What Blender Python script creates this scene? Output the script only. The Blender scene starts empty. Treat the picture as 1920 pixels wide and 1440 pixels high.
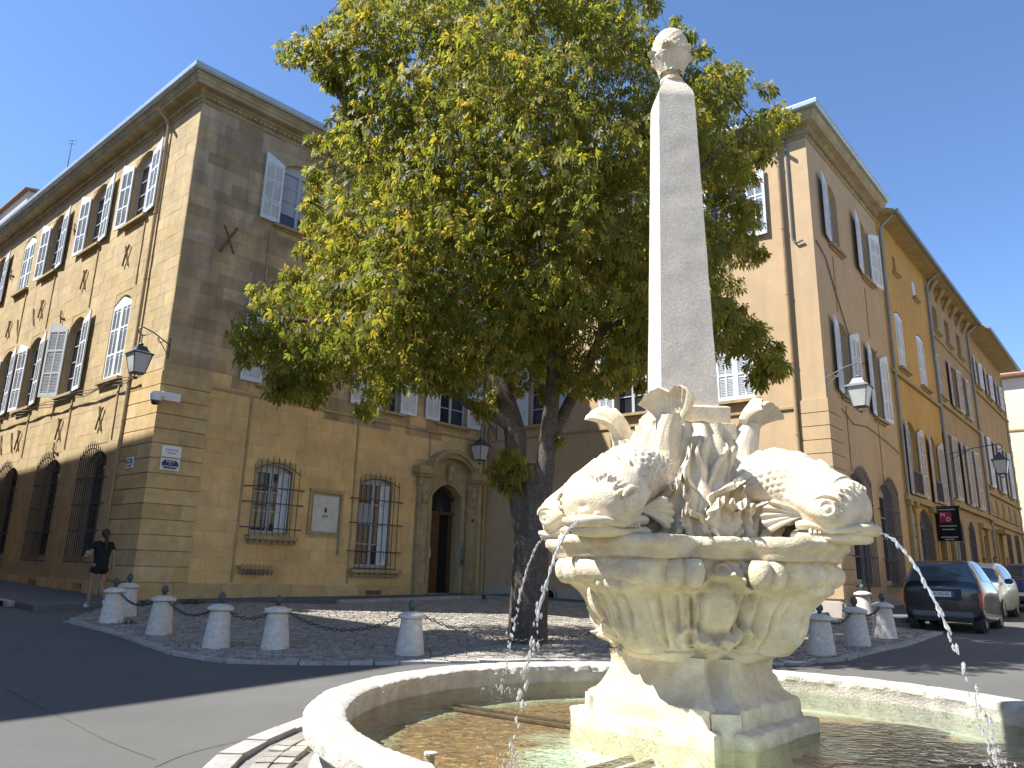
import bpy, bmesh, math, random
import numpy as np
from math import sin, cos, radians, pi, sqrt, atan2, hypot, degrees
from mathutils import Vector, Matrix, noise

random.seed(7); RNG = np.random.default_rng(7)
scene = bpy.context.scene
COL = scene.collection

# ------------------------------------------------------------------ camera
FPX, PITCH, ROLL, PPX, PPY, HC = 1417.0, radians(14.517), radians(1.697), 934.0, 707.5, 1.5
_R = np.array([1., 0, 0]); F_ = np.array([0, cos(PITCH), sin(PITCH)]); _U = np.array([0, -sin(PITCH), cos(PITCH)])
R_, U_ = cos(ROLL) * _R + sin(ROLL) * _U, -sin(ROLL) * _R + cos(ROLL) * _U
CAMP = np.array([0, 0, HC])
cam_data = bpy.data.cameras.new('camera'); cam = bpy.data.objects.new('camera', cam_data); COL.objects.link(cam)
cam_data.sensor_width = 36.0; cam_data.lens = FPX / 1920 * 36.0
cam_data.shift_x = (960 - PPX) / 1920; cam_data.shift_y = -(720 - PPY) / 1920
cam_data.clip_start = 0.05; cam_data.clip_end = 2000
cam.matrix_world = Matrix(((R_[0], U_[0], -F_[0], 0), (R_[1], U_[1], -F_[1], 0), (R_[2], U_[2], -F_[2], HC), (0, 0, 0, 1)))
scene.camera = cam

# ------------------------------------------------------------------ sky, sun, exposure
SUN_AZ, SUN_EL = radians(-96.0), radians(53.0)          # azimuth from +Y, clockwise towards +X
SKY = 0.112; SUNE = 4.6; EXPO = 1.32
world = bpy.data.worlds.new('World'); scene.world = world; world.use_nodes = True
wn = world.node_tree; wn.nodes.clear()
sky = wn.nodes.new('ShaderNodeTexSky'); sky.sky_type = 'NISHITA'; sky.sun_disc = False
sky.sun_elevation = SUN_EL; sky.sun_rotation = SUN_AZ; sky.altitude = 0; sky.air_density = 0.75; sky.dust_density = 0.0; sky.ozone_density = 6.0
bgn = wn.nodes.new('ShaderNodeBackground'); bgn.inputs[1].default_value = SKY
won = wn.nodes.new('ShaderNodeOutputWorld')
wn.links.new(sky.outputs[0], bgn.inputs[0]); wn.links.new(bgn.outputs[0], won.inputs[0])
sl = bpy.data.lights.new('sun', 'SUN'); sl.energy = SUNE; sl.angle = radians(0.53); sl.color = (1.0, 0.98, 0.935)
sun = bpy.data.objects.new('sun', sl); COL.objects.link(sun)
sdir = Vector((sin(SUN_AZ) * cos(SUN_EL), cos(SUN_AZ) * cos(SUN_EL), sin(SUN_EL)))
sun.rotation_euler = (-sdir).to_track_quat('-Z', 'Y').to_euler(); sun.location = (-30, 10, 40)
scene.view_settings.view_transform = 'Standard'; scene.view_settings.look = 'None'
scene.view_settings.exposure = EXPO; scene.view_settings.gamma = 1.0
scene.cycles.use_denoising = True
scene.cycles.max_bounces = 8; scene.cycles.transparent_max_bounces = 12

# ------------------------------------------------------------------ pixel helpers and the lie of the land
def sstep(a, b, x):
    t = min(1, max(0, (x - a) / (b - a))); return t * t * (3 - 2 * t)
def gz(x, y):
    t = min(y, 62) - 8
    return .035 * (t + sqrt(t * t + 1.5)) / 2 + .2 * sstep(3, 7, x) * sstep(8.5, 12, y) + .07 * sstep(-3, -8, x) * sstep(8.5, 12, y) if y > -5 else .001
def ray(x, y):
    d = F_ * FPX + R_ * (x - PPX) - U_ * (y - PPY); return d / np.linalg.norm(d)
def ground(x, y, off=0.0):
    d = ray(x, y); t = 3.0
    while t < 200:
        p = CAMP + d * t
        if p[2] <= gz(p[0], p[1]) + off: break
        t += .02
    return p
def level(x, y, z):
    d = ray(x, y); return CAMP + d * ((z - HC) / d[2])
def onplane(x, y, P, n):
    d = ray(x, y); return CAMP + d * (((np.array(P) - CAMP) @ n) / (d @ n))
def proj(p):
    v = np.array(p, float) - CAMP; z = v @ F_; return (PPX + FPX * (v @ R_) / z, PPY - FPX * (v @ U_) / z)
def daz(a):
    a = radians(a); return np.array([sin(a), cos(a), 0.0])

def catmull(P, n):
    P = np.array(P, float); P = np.vstack([2 * P[0] - P[1], P, 2 * P[-1] - P[-2]]); out = []; k = len(P) - 3
    for t in np.linspace(0, k - 1e-6, n):
        i = int(t); f = t - i; a, b, c, d = P[i:i + 4]; out.append(.5 * (2 * b + (c - a) * f + (2 * a - 5 * b + 4 * c - d) * f * f + (3 * b - a - 3 * c + d) * f ** 3))
    return np.array(out)

# ------------------------------------------------------------------ mesh builder
class MB:
    def __init__(s): s.v = []; s.f = []; s.m = []
    def vert(s, p): s.v.append((float(p[0]), float(p[1]), float(p[2]))); return len(s.v) - 1
    def face(s, pts, m=0):
        i = [s.vert(p) for p in pts]; s.f.append(i); s.m.append(m)
    def box(s, c, h, ax=None, m=0, taper=1.0):
        c = np.array(c, float); X, Y, Z = ax if ax is not None else np.eye(3)
        n = len(s.v)
        for k in range(8):
            sx, sy, sz = (1 if k & 1 else -1), (1 if k & 2 else -1), (1 if k & 4 else -1)
            tp = taper if sz > 0 else 1
            s.vert(c + np.array(X) * h[0] * sx * tp + np.array(Y) * h[1] * sy * tp + np.array(Z) * h[2] * sz)
        for q in ((0, 2, 3, 1), (4, 5, 7, 6), (0, 1, 5, 4), (2, 6, 7, 3), (0, 4, 6, 2), (1, 3, 7, 5)):
            s.f.append([n + k for k in q]); s.m.append(m)
    def prism(s, poly, ext, m=0):
        n = len(s.v); k = len(poly); e = np.array(ext, float)
        for p in poly: s.vert(p)
        for p in poly: s.vert(np.array(p, float) + e)
        s.f.append(list(range(n, n + k))[::-1]); s.f.append(list(range(n + k, n + 2 * k))); s.m += [m, m]
        for i in range(k):
            j = (i + 1) % k; s.f.append([n + i, n + j, n + k + j, n + k + i]); s.m.append(m)
    def grid(s, P, cu=False, cv=False, m=0):
        P = np.asarray(P, float); nu, nv = P.shape[:2]; n = len(s.v)
        s.v.extend(map(tuple, P.reshape(-1, 3).tolist()))
        for i in range(nu if cu else nu - 1):
            for j in range(nv if cv else nv - 1):
                a = n + i * nv + j; b = n + ((i + 1) % nu) * nv + j
                c = n + ((i + 1) % nu) * nv + (j + 1) % nv; d = n + i * nv + (j + 1) % nv
                s.f.append([a, b, c, d]); s.m.append(m)
    def cap(s, ring, m=0):
        s.face(ring, m)
    def tube(s, pts, rad, n=8, m=0, caps=True):
        pts = [np.array(p, float) for p in pts]; k = len(pts)
        if not hasattr(rad, '__len__'): rad = [rad] * k
        up = None; rings = []
        for i in range(k):
            t = pts[min(i + 1, k - 1)] - pts[max(i - 1, 0)]; L = np.linalg.norm(t); t = t / L if L > 1e-9 else np.array([0, 0, 1.])
            if up is None:
                up = np.array([0, 0, 1.]) if abs(t[2]) < .9 else np.array([1., 0, 0])
            x = up - t * (up @ t); x /= max(np.linalg.norm(x), 1e-9); y = np.cross(t, x); up = x
            rings.append([pts[i] + rad[i] * (x * cos(2 * pi * a / n) + y * sin(2 * pi * a / n)) for a in range(n)])
        s.grid(np.array(rings), cv=True, m=m)
        if caps: s.face(rings[0][::-1], m); s.face(rings[-1], m)
    def lathe(s, prof, n=24, c=(0, 0, 0), m=0, caps=True, axis=None):
        c = np.array(c, float)
        A = axis if axis is not None else (np.array([1., 0, 0]), np.array([0, 1., 0]), np.array([0, 0, 1.]))
        rings = [[c + r * (A[0] * cos(2 * pi * a / n) + A[1] * sin(2 * pi * a / n)) + A[2] * z for a in range(n)] for r, z in prof]
        s.grid(np.array(rings), cv=True, m=m)
        if caps:
            if prof[0][0] > 1e-4: s.face(rings[0][::-1], m)
            if prof[-1][0] > 1e-4: s.face(rings[-1], m)
    def mesh(s, name, fix=True, smooth=0):
        me = bpy.data.meshes.new(name); me.from_pydata(s.v, [], s.f)
        if fix or smooth:
            bm = bmesh.new(); bm.from_mesh(me)
            bmesh.ops.remove_doubles(bm, verts=bm.verts, dist=1e-5)
            if fix: bmesh.ops.recalc_face_normals(bm, faces=bm.faces)
            bm.to_mesh(me); bm.free()
        if max(s.m, default=0) > 0 and len(me.polygons) == len(s.m):
            me.polygons.foreach_set('material_index', s.m)
        if smooth:
            me.polygons.foreach_set('use_smooth', [True] * len(me.polygons)); me.set_sharp_from_angle(angle=radians(smooth))
        me.update(); return me
    def build(s, name, mat, parent=None, fix=True, smooth=0, **kw):
        return link(name, s.mesh(name, fix, smooth), mat, parent, **kw)

def link(name, me, mat=None, parent=None, local=False, **props):
    o = bpy.data.objects.new(name, me); COL.objects.link(o)
    if mat is not None and me is not None and len(me.materials) == 0:
        for mm in (mat if isinstance(mat, (list, tuple)) else [mat]): me.materials.append(mm)
    if parent is not None:
        o.parent = parent
        if not local: o.matrix_parent_inverse = WORLD_INV.get(parent.name, Matrix())
    for k, v in props.items(): o[k] = v
    return o
WORLD_INV = {}
def thing(name, loc, label, cat, group=None, rotz=0.0):
    o = bpy.data.objects.new(name, None); COL.objects.link(o)
    o.location = Vector([float(c) for c in loc]); o.rotation_euler = (0, 0, rotz); o.empty_display_size = .2
    o['label'] = label; o['category'] = cat
    if group: o['group'] = group
    WORLD_INV[o.name] = (Matrix.Translation(o.location) @ Matrix.Rotation(rotz, 4, 'Z')).inverted()
    return o
def tag(o, label, cat, group=None):
    o['label'] = label; o['category'] = cat
    if group: o['group'] = group
    return o
def copy_tree(o, parent=None):
    c = o.copy(); COL.objects.link(c)
    if parent is not None: c.parent = parent
    for ch in list(o.children): copy_tree(ch, c)
    return c
def struct(o): o['kind'] = 'structure'; return o

# ------------------------------------------------------------------ materials
def newmat(name):
    m = bpy.data.materials.new(name); m.use_nodes = True; nt = m.node_tree; nt.nodes.clear()
    out = nt.nodes.new('ShaderNodeOutputMaterial'); return m, nt, out
def N(nt, t, **kw):
    n = nt.nodes.new(t)
    for k, v in kw.items(): setattr(n, k, v)
    return n
def setin(n, **kw):
    for k, v in kw.items(): n.inputs[k.replace('_', ' ')].default_value = v
def c4(c): return (c[0], c[1], c[2], 1)
def mixc(nt, a, b, f, mode='MIX'):
    n = N(nt, 'ShaderNodeMix', data_type='RGBA', blend_type=mode)
    for idx, x in ((6, a), (7, b)):
        if isinstance(x, tuple): n.inputs[idx].default_value = c4(x)
        else: nt.links.new(x, n.inputs[idx])
    if isinstance(f, float): n.inputs[0].default_value = f
    else: nt.links.new(f, n.inputs[0])
    return n.outputs[2]
def pos(nt, sc=(1, 1, 1)):
    g = N(nt, 'ShaderNodeNewGeometry'); mp = N(nt, 'ShaderNodeMapping'); nt.links.new(g.outputs['Position'], mp.inputs[0])
    mp.inputs['Scale'].default_value = sc; return mp.outputs[0]
def ntex(nt, scale, detail=4, rough=.55, vec=None, lo=.35, hi=.65):
    t = N(nt, 'ShaderNodeTexNoise'); setin(t, Scale=scale, Detail=float(detail), Roughness=rough)
    nt.links.new(vec if vec is not None else pos(nt), t.inputs['Vector'])
    r = N(nt, 'ShaderNodeMapRange'); r.inputs[1].default_value = lo; r.inputs[2].default_value = hi
    nt.links.new(t.outputs[0], r.inputs[0]); return r.outputs[0]
def mat(name, c1, c2=None, c3=None, s1=1.2, s2=9.0, rough=.85, bump=0.0, bs=60.0, rnd=0.0, streak=None, spec=.25, metal=0.0, f3=.5, attr=None):
    m, nt, out = newmat(name)
    b = N(nt, 'ShaderNodeBsdfPrincipled'); setin(b, Roughness=rough, Metallic=metal); b.inputs['Specular IOR Level'].default_value = spec
    col = c1
    if c2 is not None: col = mixc(nt, c1, c2, ntex(nt, s1, 5))
    if c3 is not None:
        fm = N(nt, 'ShaderNodeMath', operation='MULTIPLY'); nt.links.new(ntex(nt, s2, 6, .65), fm.inputs[0]); fm.inputs[1].default_value = f3
        col = mixc(nt, col, c3, fm.outputs[0])
    if streak is not None:
        fm = N(nt, 'ShaderNodeMath', operation='MULTIPLY'); nt.links.new(ntex(nt, 1.0, 5, .6, pos(nt, (2.2, 2.2, .16)), .5, .75), fm.inputs[0]); fm.inputs[1].default_value = .6
        col = mixc(nt, col, streak, fm.outputs[0])
    if rnd > 0 or attr:
        hs = N(nt, 'ShaderNodeHueSaturation')
        if attr:
            src = N(nt, 'ShaderNodeAttribute', attribute_name=attr).outputs['Fac']
        else: src = N(nt, 'ShaderNodeObjectInfo').outputs['Random']
        r = N(nt, 'ShaderNodeMapRange'); r.inputs[3].default_value = 1 - rnd; r.inputs[4].default_value = 1 + rnd
        nt.links.new(src, r.inputs[0]); nt.links.new(r.outputs[0], hs.inputs['Value'])
        r2 = N(nt, 'ShaderNodeMapRange'); r2.inputs[3].default_value = 1 + rnd * .6; r2.inputs[4].default_value = 1 - rnd * .6
        m3 = N(nt, 'ShaderNodeMath', operation='FRACT'); mm = N(nt, 'ShaderNodeMath', operation='MULTIPLY'); mm.inputs[1].default_value = 7.31
        nt.links.new(src, mm.inputs[0]); nt.links.new(mm.outputs[0], m3.inputs[0]); nt.links.new(m3.outputs[0], r2.inputs[0]); nt.links.new(r2.outputs[0], hs.inputs['Saturation'])
        if isinstance(col, tuple): hs.inputs['Color'].default_value = c4(col)
        else: nt.links.new(col, hs.inputs['Color'])
        col = hs.outputs[0]
    if isinstance(col, tuple): b.inputs['Base Color'].default_value = c4(col)
    else: nt.links.new(col, b.inputs['Base Color'])
    if bump > 0:
        t = N(nt, 'ShaderNodeTexNoise'); setin(t, Scale=bs, Detail=5.0, Roughness=.6); nt.links.new(pos(nt), t.inputs['Vector'])
        bp = N(nt, 'ShaderNodeBump'); setin(bp, Strength=bump, Distance=.02); nt.links.new(t.outputs[0], bp.inputs['Height']); nt.links.new(bp.outputs[0], b.inputs['Normal'])
    nt.links.new(b.outputs[0], out.inputs[0]); return m

M = {}
ASH = dict(c2=(.46, .345, .18), c3=(.30, .225, .13), s1=1.0, s2=3.0, rough=.9, bump=.25, bs=45, streak=(.28, .215, .135), f3=.5)
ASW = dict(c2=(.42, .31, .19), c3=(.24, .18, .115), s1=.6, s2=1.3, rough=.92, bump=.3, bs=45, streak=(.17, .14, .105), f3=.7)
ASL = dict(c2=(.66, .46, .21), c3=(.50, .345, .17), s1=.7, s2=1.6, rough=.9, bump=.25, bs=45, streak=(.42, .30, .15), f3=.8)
M['ashlar'] = mat('ashlar', (.54, .41, .225), rnd=.07, **ASH)
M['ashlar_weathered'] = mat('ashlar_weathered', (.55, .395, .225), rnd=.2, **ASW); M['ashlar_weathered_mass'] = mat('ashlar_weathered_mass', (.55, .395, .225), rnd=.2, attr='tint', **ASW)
M['ashlar_clean'] = mat('ashlar_clean', (.76, .51, .22), rnd=.07, **ASL); M['ashlar_clean_mass'] = mat('ashlar_clean_mass', (.76, .51, .22), rnd=.07, attr='tint', **ASL)  # low stones are yellower, and ground bounce light is put into their colour
M['ashlar_mass'] = mat('ashlar_mass', (.54, .41, .225), rnd=.07, attr='tint', **ASH)
M['ashlar_back'] = mat('ashlar_back', (.50, .38, .20), **ASH)
M['quoin'] = mat('quoin', (.60, .43, .215), (.50, .355, .175), (.33, .24, .125), s1=1.5, s2=4, rough=.9, bump=.3, bs=40, rnd=.12)
M['trim'] = mat('trim', (.46, .35, .19), (.36, .27, .14), (.20, .15, .09), s1=2, s2=5, rough=.9, bump=.2, bs=50)
M['cornice'] = mat('cornice', (.47, .37, .21), (.34, .27, .15), (.17, .135, .085), s1=1.5, s2=3.5, rough=.9, bump=.25, bs=40)
M['plaster_pink'] = mat('plaster_pink', (.52, .37, .218), (.47, .335, .195), (.40, .29, .18), s1=.5, s2=2.2, rough=.92, bump=.08, bs=70, streak=(.36, .27, .17))
M['plaster_yellow'] = mat('plaster_yellow', (.55, .33, .09), (.48, .28, .08), (.38, .24, .09), s1=.6, s2=2, rough=.92, bump=.06, streak=(.36, .23, .09))
M['plaster_ochre'] = mat('plaster_ochre', (.43, .29, .15), (.36, .24, .125), (.28, .20, .11), s1=.6, s2=2, rough=.92, bump=.06, streak=(.25, .18, .1))
M['plaster_tan'] = mat('plaster_tan', (.47, .31, .14), (.39, .255, .11), (.33, .20, .09), s1=.7, s2=1.5, rough=.92, bump=.06, streak=(.30, .20, .09))
M['plaster_pale'] = mat('plaster_pale', (.66, .58, .46), (.58, .50, .39), s1=.7, rough=.92)
M['plaster_cream'] = mat('plaster_cream', (.76, .63, .44), (.70, .57, .39), s1=.7, rough=.92)
M['plaster_grey'] = mat('plaster_grey', (.44, .38, .33), (.38, .33, .28), s1=.7, rough=.92)
M['stone_yellow'] = mat('stone_yellow', (.42, .31, .13), (.33, .245, .11), (.22, .17, .09), s1=1.5, s2=5, rough=.9, bump=.1)
M['shutter'] = mat('shutter', (.70, .74, .78), (.62, .66, .70), (.52, .52, .52), s1=2, s2=14, rough=.6, f3=.35, rnd=.05)
M['shutter_worn'] = mat('shutter_worn', (.62, .60, .58), (.52, .50, .48), (.32, .26, .22), s1=3, s2=16, rough=.7, f3=.7, rnd=.07)
M['win_frame'] = mat('win_frame', (.46, .47, .50), (.40, .41, .43), s1=4, rough=.55)
M['glass'] = mat('glass', (.025, .028, .032), rough=.04, spec=.8)
M['curtain'] = mat('curtain', (.42, .44, .48), (.34, .36, .40), s1=3, rough=.9)
M['dark_frame'] = mat('dark_frame', (.10, .115, .14), (.13, .145, .17), s1=4, rough=.6)
M['iron'] = mat('iron', (.055, .055, .065), (.085, .08, .08), s1=9, rough=.6, spec=.4)
M['iron_rust'] = mat('iron_rust', (.17, .105, .06), (.10, .065, .04), (.24, .13, .06), s1=6, s2=20, rough=.85)
M['gutter'] = mat('gutter', (.42, .48, .50), (.34, .40, .42), s1=2.5, rough=.45, metal=.35, spec=.5)
M['pipe_tan'] = mat('pipe_tan', (.42, .31, .17), (.35, .25, .14), s1=3, rough=.6)
M['pipe_grey'] = mat('pipe_grey', (.20, .23, .23), (.26, .27, .26), s1=3, rough=.5, metal=.3)
M['tile'] = mat('tile', (.40, .20, .11), (.30, .16, .09), (.20, .13, .09), s1=3, s2=9, rough=.9, rnd=.2)
M['asphalt'] = mat('asphalt', (.158, .153, .142), (.125, .121, .112), (.085, .082, .077), s1=.45, s2=95, rough=.92, bump=.6, bs=190, f3=.55)
M['pavement'] = mat('pavement', (.15, .15, .155), (.12, .12, .125), (.09, .09, .095), s1=.8, s2=3.5, rough=.93, bump=.35, bs=200, f3=.5)
M['kerb'] = mat('kerb', (.42, .40, .36), (.34, .32, .29), (.22, .21, .19), s1=3, s2=12, rough=.88, bump=.2, rnd=.12)
M['cobble'] = mat('cobble', (.36, .325, .275), (.30, .27, .23), (.20, .18, .155), s1=4, s2=18, rough=.85, bump=.3, bs=50, rnd=.22)
M['cobble_mass'] = mat('cobble_mass', (.36, .325, .275), (.30, .27, .23), (.20, .18, .155), s1=4, s2=18, rough=.85, bump=.3, bs=50, rnd=.22, attr='tint')
M['mortar'] = mat('mortar', (.25, .235, .21), (.19, .18, .16), s1=6, rough=.95, bump=.4, bs=90)
M['bollard'] = mat('bollard', (.68, .62, .53), (.58, .53, .45), (.38, .34, .29), s1=5, s2=16, rough=.85, bump=.2, bs=60, f3=.6, rnd=.08)
M['finial'] = mat('finial', (.035, .055, .055), (.06, .085, .08), s1=30, rough=.5, spec=.5)
M['chain'] = mat('chain', (.03, .03, .032), (.06, .05, .045), s1=25, rough=.5, spec=.5)
M['wood_door'] = mat('wood_door', (.13, .065, .03), (.10, .05, .024), (.06, .03, .016), s1=3, s2=22, rough=.55)
M['dark'] = mat('dark', (.012, .011, .010), rough=.9)
M['bark'] = mat('bark', (.17, .14, .11), (.11, .09, .072), (.06, .05, .042), s1=6, s2=24, rough=.95, bump=1.0, bs=34, f3=.9)
M['white_paint'] = mat('white_paint', (.78, .78, .77), (.70, .70, .69), s1=5, rough=.5)
M['plaque'] = mat('plaque', (.56, .55, .50), (.48, .47, .42), s1=4, rough=.6)
M['blue_enamel'] = mat('blue_enamel', (.012, .025, .11), rough=.3, spec=.5)
M['blue_light'] = mat('blue_light', (.03, .09, .30), rough=.3, spec=.5)
M['letters'] = mat('letters', (.78, .78, .76), rough=.5)
M['grey_marks'] = mat('grey_marks', (.36, .37, .38), rough=.6)
M['black_marks'] = mat('black_marks', (.03, .03, .03), rough=.6)
M['lamp_glass'] = mat('lamp_glass', (.55, .55, .53), (.48, .48, .46), s1=5, rough=.35, spec=.5)
M['lamp_metal'] = mat('lamp_metal', (.045, .055, .06), (.07, .08, .085), s1=12, rough=.45, spec=.5)
M['lamp_grey'] = mat('lamp_grey', (.16, .17, .18), (.12, .13, .14), s1=12, rough=.5, spec=.5)
M['yellow_line'] = mat('yellow_line', (.62, .50, .05), (.45, .37, .06), s1=9, rough=.8)
M['cable'] = mat('cable', (.14, .13, .12), rough=.8)
M['grass'] = mat('grass', (.07, .10, .03), (.10, .11, .045), s1=10, rough=.8)
FST = dict(c2=(.64, .545, .39), s1=1.4, rough=.88)
M['fstone'] = mat('fstone', (.75, .675, .53), c3=(.46, .365, .23), s2=5, f3=.75, bump=.7, bs=42, **FST)
M['rim_stone'] = mat('rim_stone', (.58, .535, .46), (.50, .46, .39), (.33, .30, .25), s1=2, s2=6, rough=.88, bump=.8, bs=40, f3=.75)
M['fstone_rough'] = mat('fstone_rough', (.86, .77, .64), c2=(.78, .69, .57), c3=(.55, .47, .37), s1=2.5, s2=40, f3=.7, rough=.92, bump=1.0, bs=90)
M['fstone_fine'] = mat('fstone_fine', (.76, .69, .55), c3=(.50, .40, .26), s2=7, f3=.65, bump=.5, bs=70, **FST)

# ================================================================== FACADES
class Fac:
    def __init__(s, P, az):
        s.P = np.array([P[0], P[1], 0.0]); s.d = daz(az); n = np.cross(s.d, [0, 0, 1.]); s.n = n if n @ (-s.P) > 0 else -n
        s.ax = (s.d, s.n, np.array([0, 0, 1.]))
    def pt(s, u, z, v=0.0): return s.P + s.d * u + s.n * v + np.array([0, 0, z])
    def px(s, x, y):
        X = onplane(x, y, s.P, s.n); return float((X - s.P) @ s.d), float(X[2])
P0 = np.array([-8.93, 19.55, 0.]); PI_ = np.array([-0.33, 28.40, 0.]); PK = PI_ + daz(130) * 12.38
FA, FB, FC, FD = Fac(P0, -48.5), Fac(P0, 44.2), Fac(PI_, 130), Fac(PK, 41.37)

def arch(o, u):
    a, b, za, zb, r = o[:5]
    if r <= 0: return zb
    t = (u - (a + b) / 2) / ((b - a) / 2); return zb + r * (1 - min(1, t * t))
def wall(mb, fc, u0, u1, z0, z1, ops, depth=.24, v=0.0):
    br = {u0, u1}
    for o in ops:
        a, b = o[0], o[1]
        if b <= u0 or a >= u1: continue
        k = 10 if o[4] > 0 else 1
        for i in range(k + 1): br.add(min(u1, max(u0, a + (b - a) * i / k)))
    br = sorted(br)
    for a, b in zip(br[:-1], br[1:]):
        if b - a < 1e-6: continue
        m = (a + b) / 2; here = sorted([o for o in ops if o[0] < m < o[1]], key=lambda o: o[2])
        za = zb = z0
        for o in here:
            mb.face([fc.pt(a, za, v), fc.pt(b, zb, v), fc.pt(b, o[2], v), fc.pt(a, o[2], v)])
            za, zb = arch(o, a), arch(o, b)
        mb.face([fc.pt(a, za, v), fc.pt(b, zb, v), fc.pt(b, z1, v), fc.pt(a, z1, v)])
    for o in ops:
        a, b, za, zb, r = o[:5]
        dp = o[5] if len(o) > 5 else depth
        mb.face([fc.pt(a, za, v), fc.pt(a, zb, v), fc.pt(a, zb, v - dp), fc.pt(a, za, v - dp)])
        mb.face([fc.pt(b, za, v), fc.pt(b, zb, v), fc.pt(b, zb, v - dp), fc.pt(b, za, v - dp)])
        mb.face([fc.pt(a, za, v), fc.pt(b, za, v), fc.pt(b, za, v - dp), fc.pt(a, za, v - dp)])
        k = 10 if r > 0 else 1
        for i in range(k):
            p, q = a + (b - a) * i / k, a + (b - a) * (i + 1) / k
            mb.face([fc.pt(p, arch(o, p), v), fc.pt(q, arch(o, q), v), fc.pt(q, arch(o, q), v - dp), fc.pt(p, arch(o, p), v - dp)])

def sweep(mb, path, normals, prof, m=0):
    """profile of (out, z) points swept along a polyline of plan points; normals = outward normal of each segment"""
    rows = []
    for i, p in enumerate(path):
        if i == 0: o = normals[0]
        elif i == len(path) - 1: o = normals[-1]
        else:
            a, b = normals[i - 1], normals[i]; o = (a + b) / (1 + a @ b)
        rows.append([np.array(p) + o * v + np.array([0, 0, z]) for v, z in prof])
    mb.grid(np.array(rows), cv=True, m=m)
    mb.face(rows[0], m); mb.face(rows[-1][::-1], m)

UNIT = MB(); UNIT.box((0, 0, 0), (.5, .5, .5)); _um = UNIT.mesh('unit_block')
bm = bmesh.new(); bm.from_mesh(_um); bmesh.ops.bevel(bm, geom=bm.edges[:], offset=.035, segments=1, affect='EDGES'); bm.to_mesh(_um); bm.free()
BLOCK = {}
def block_obj(name, c, size, ax, mt, parent):
    if mt.name not in BLOCK:
        me = _um.copy(); me.name = name; me.materials.append(mt); BLOCK[mt.name] = me
    o = bpy.data.objects.new(name, BLOCK[mt.name]); COL.objects.link(o)
    X, Y, Z = ax
    o.parent = parent; o.matrix_parent_inverse = WORLD_INV.get(parent.name, Matrix())
    mw = Matrix(((X[0] * size[0], Y[0] * size[1], Z[0] * size[2], c[0]), (X[1] * size[0], Y[1] * size[1], Z[1] * size[2], c[1]), (X[2] * size[0], Y[2] * size[1], Z[2] * size[2], c[2]), (0, 0, 0, 1)))
    o.matrix_basis = mw
    return o
def mass_obj(name, boxes, mt, parent, taper=1.0):
    """many boxes (centre, half size, axes) as one mesh, a random tint for each"""
    n = len(boxes); V = np.zeros((n * 8, 3)); sg = np.array([[(1 if k & 1 else -1), (1 if k & 2 else -1), (1 if k & 4 else -1)] for k in range(8)], float)
    fq = np.array([(0, 2, 3, 1), (4, 5, 7, 6), (0, 1, 5, 4), (2, 6, 7, 3), (0, 4, 6, 2), (1, 3, 7, 5)])
    Fs = []
    for i, (c, h, ax) in enumerate(boxes):
        s2 = sg * np.array(h)
        if taper != 1.0: s2[4:, :2] *= taper
        V[i * 8:i * 8 + 8] = np.array(c) + s2 @ np.array(ax)
        Fs.append(fq + i * 8)
    Fs = np.concatenate(Fs)
    me = bpy.data.meshes.new(name); me.from_pydata(V.tolist(), [], Fs.tolist())
    at = me.attributes.new('tint', 'FLOAT', 'FACE'); at.data.foreach_set('value', np.repeat(RNG.random(n), 6).astype(np.float32))
    o = link(name, me, mt, parent); o['kind'] = 'stuff'; return o

def ashlar(fc, u0, u1, z0, z1, ops, skip=(), ch=.36, lmin=.5, lmax=.95, proud=.012, rng=random.Random(3)):
    out = []; z = z0; k = 0
    while z < z1 - .08:
        h = min(ch * rng.uniform(.88, 1.1), z1 - z); spans = [(u0, u1)]
        cuts = []
        for o in ops:
            a, b, za, zb, r = o[:5]
            if z + h > za + .02 and z < zb + r - .02:
                if z > zb and r > 0:
                    t = sqrt(max(0, 1 - (z - zb) / r)); c = (a + b) / 2; w = (b - a) / 2 * t; cuts.append((c - w, c + w))
                else: cuts.append((a, b))
        for (a, b, za, zb) in skip:
            if z + h > za + .02 and z < zb - .02: cuts.append((a, b))
        for a, b in cuts:
            ns = []
            for s, e in spans:
                if b <= s or a >= e: ns.append((s, e)); continue
                if a - s > .03: ns.append((s, a))
                if e - b > .03: ns.append((b, e))
            spans = ns
        for s, e in spans:
            u = s; first = True
            while u < e - .02:
                L = rng.uniform(lmin, lmax) * (.6 if first and k % 2 else 1)
                if e - u - L < .25: L = e - u
                pr = proud * .7 + rng.uniform(-.003, .003); g = .0028
                out.append((fc.pt(u + L / 2, z + h / 2, pr - .03), (L / 2 - g, .03, h / 2 - g), fc.ax)); u += L; first = False
        z += h; k += 1
    return out

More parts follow.
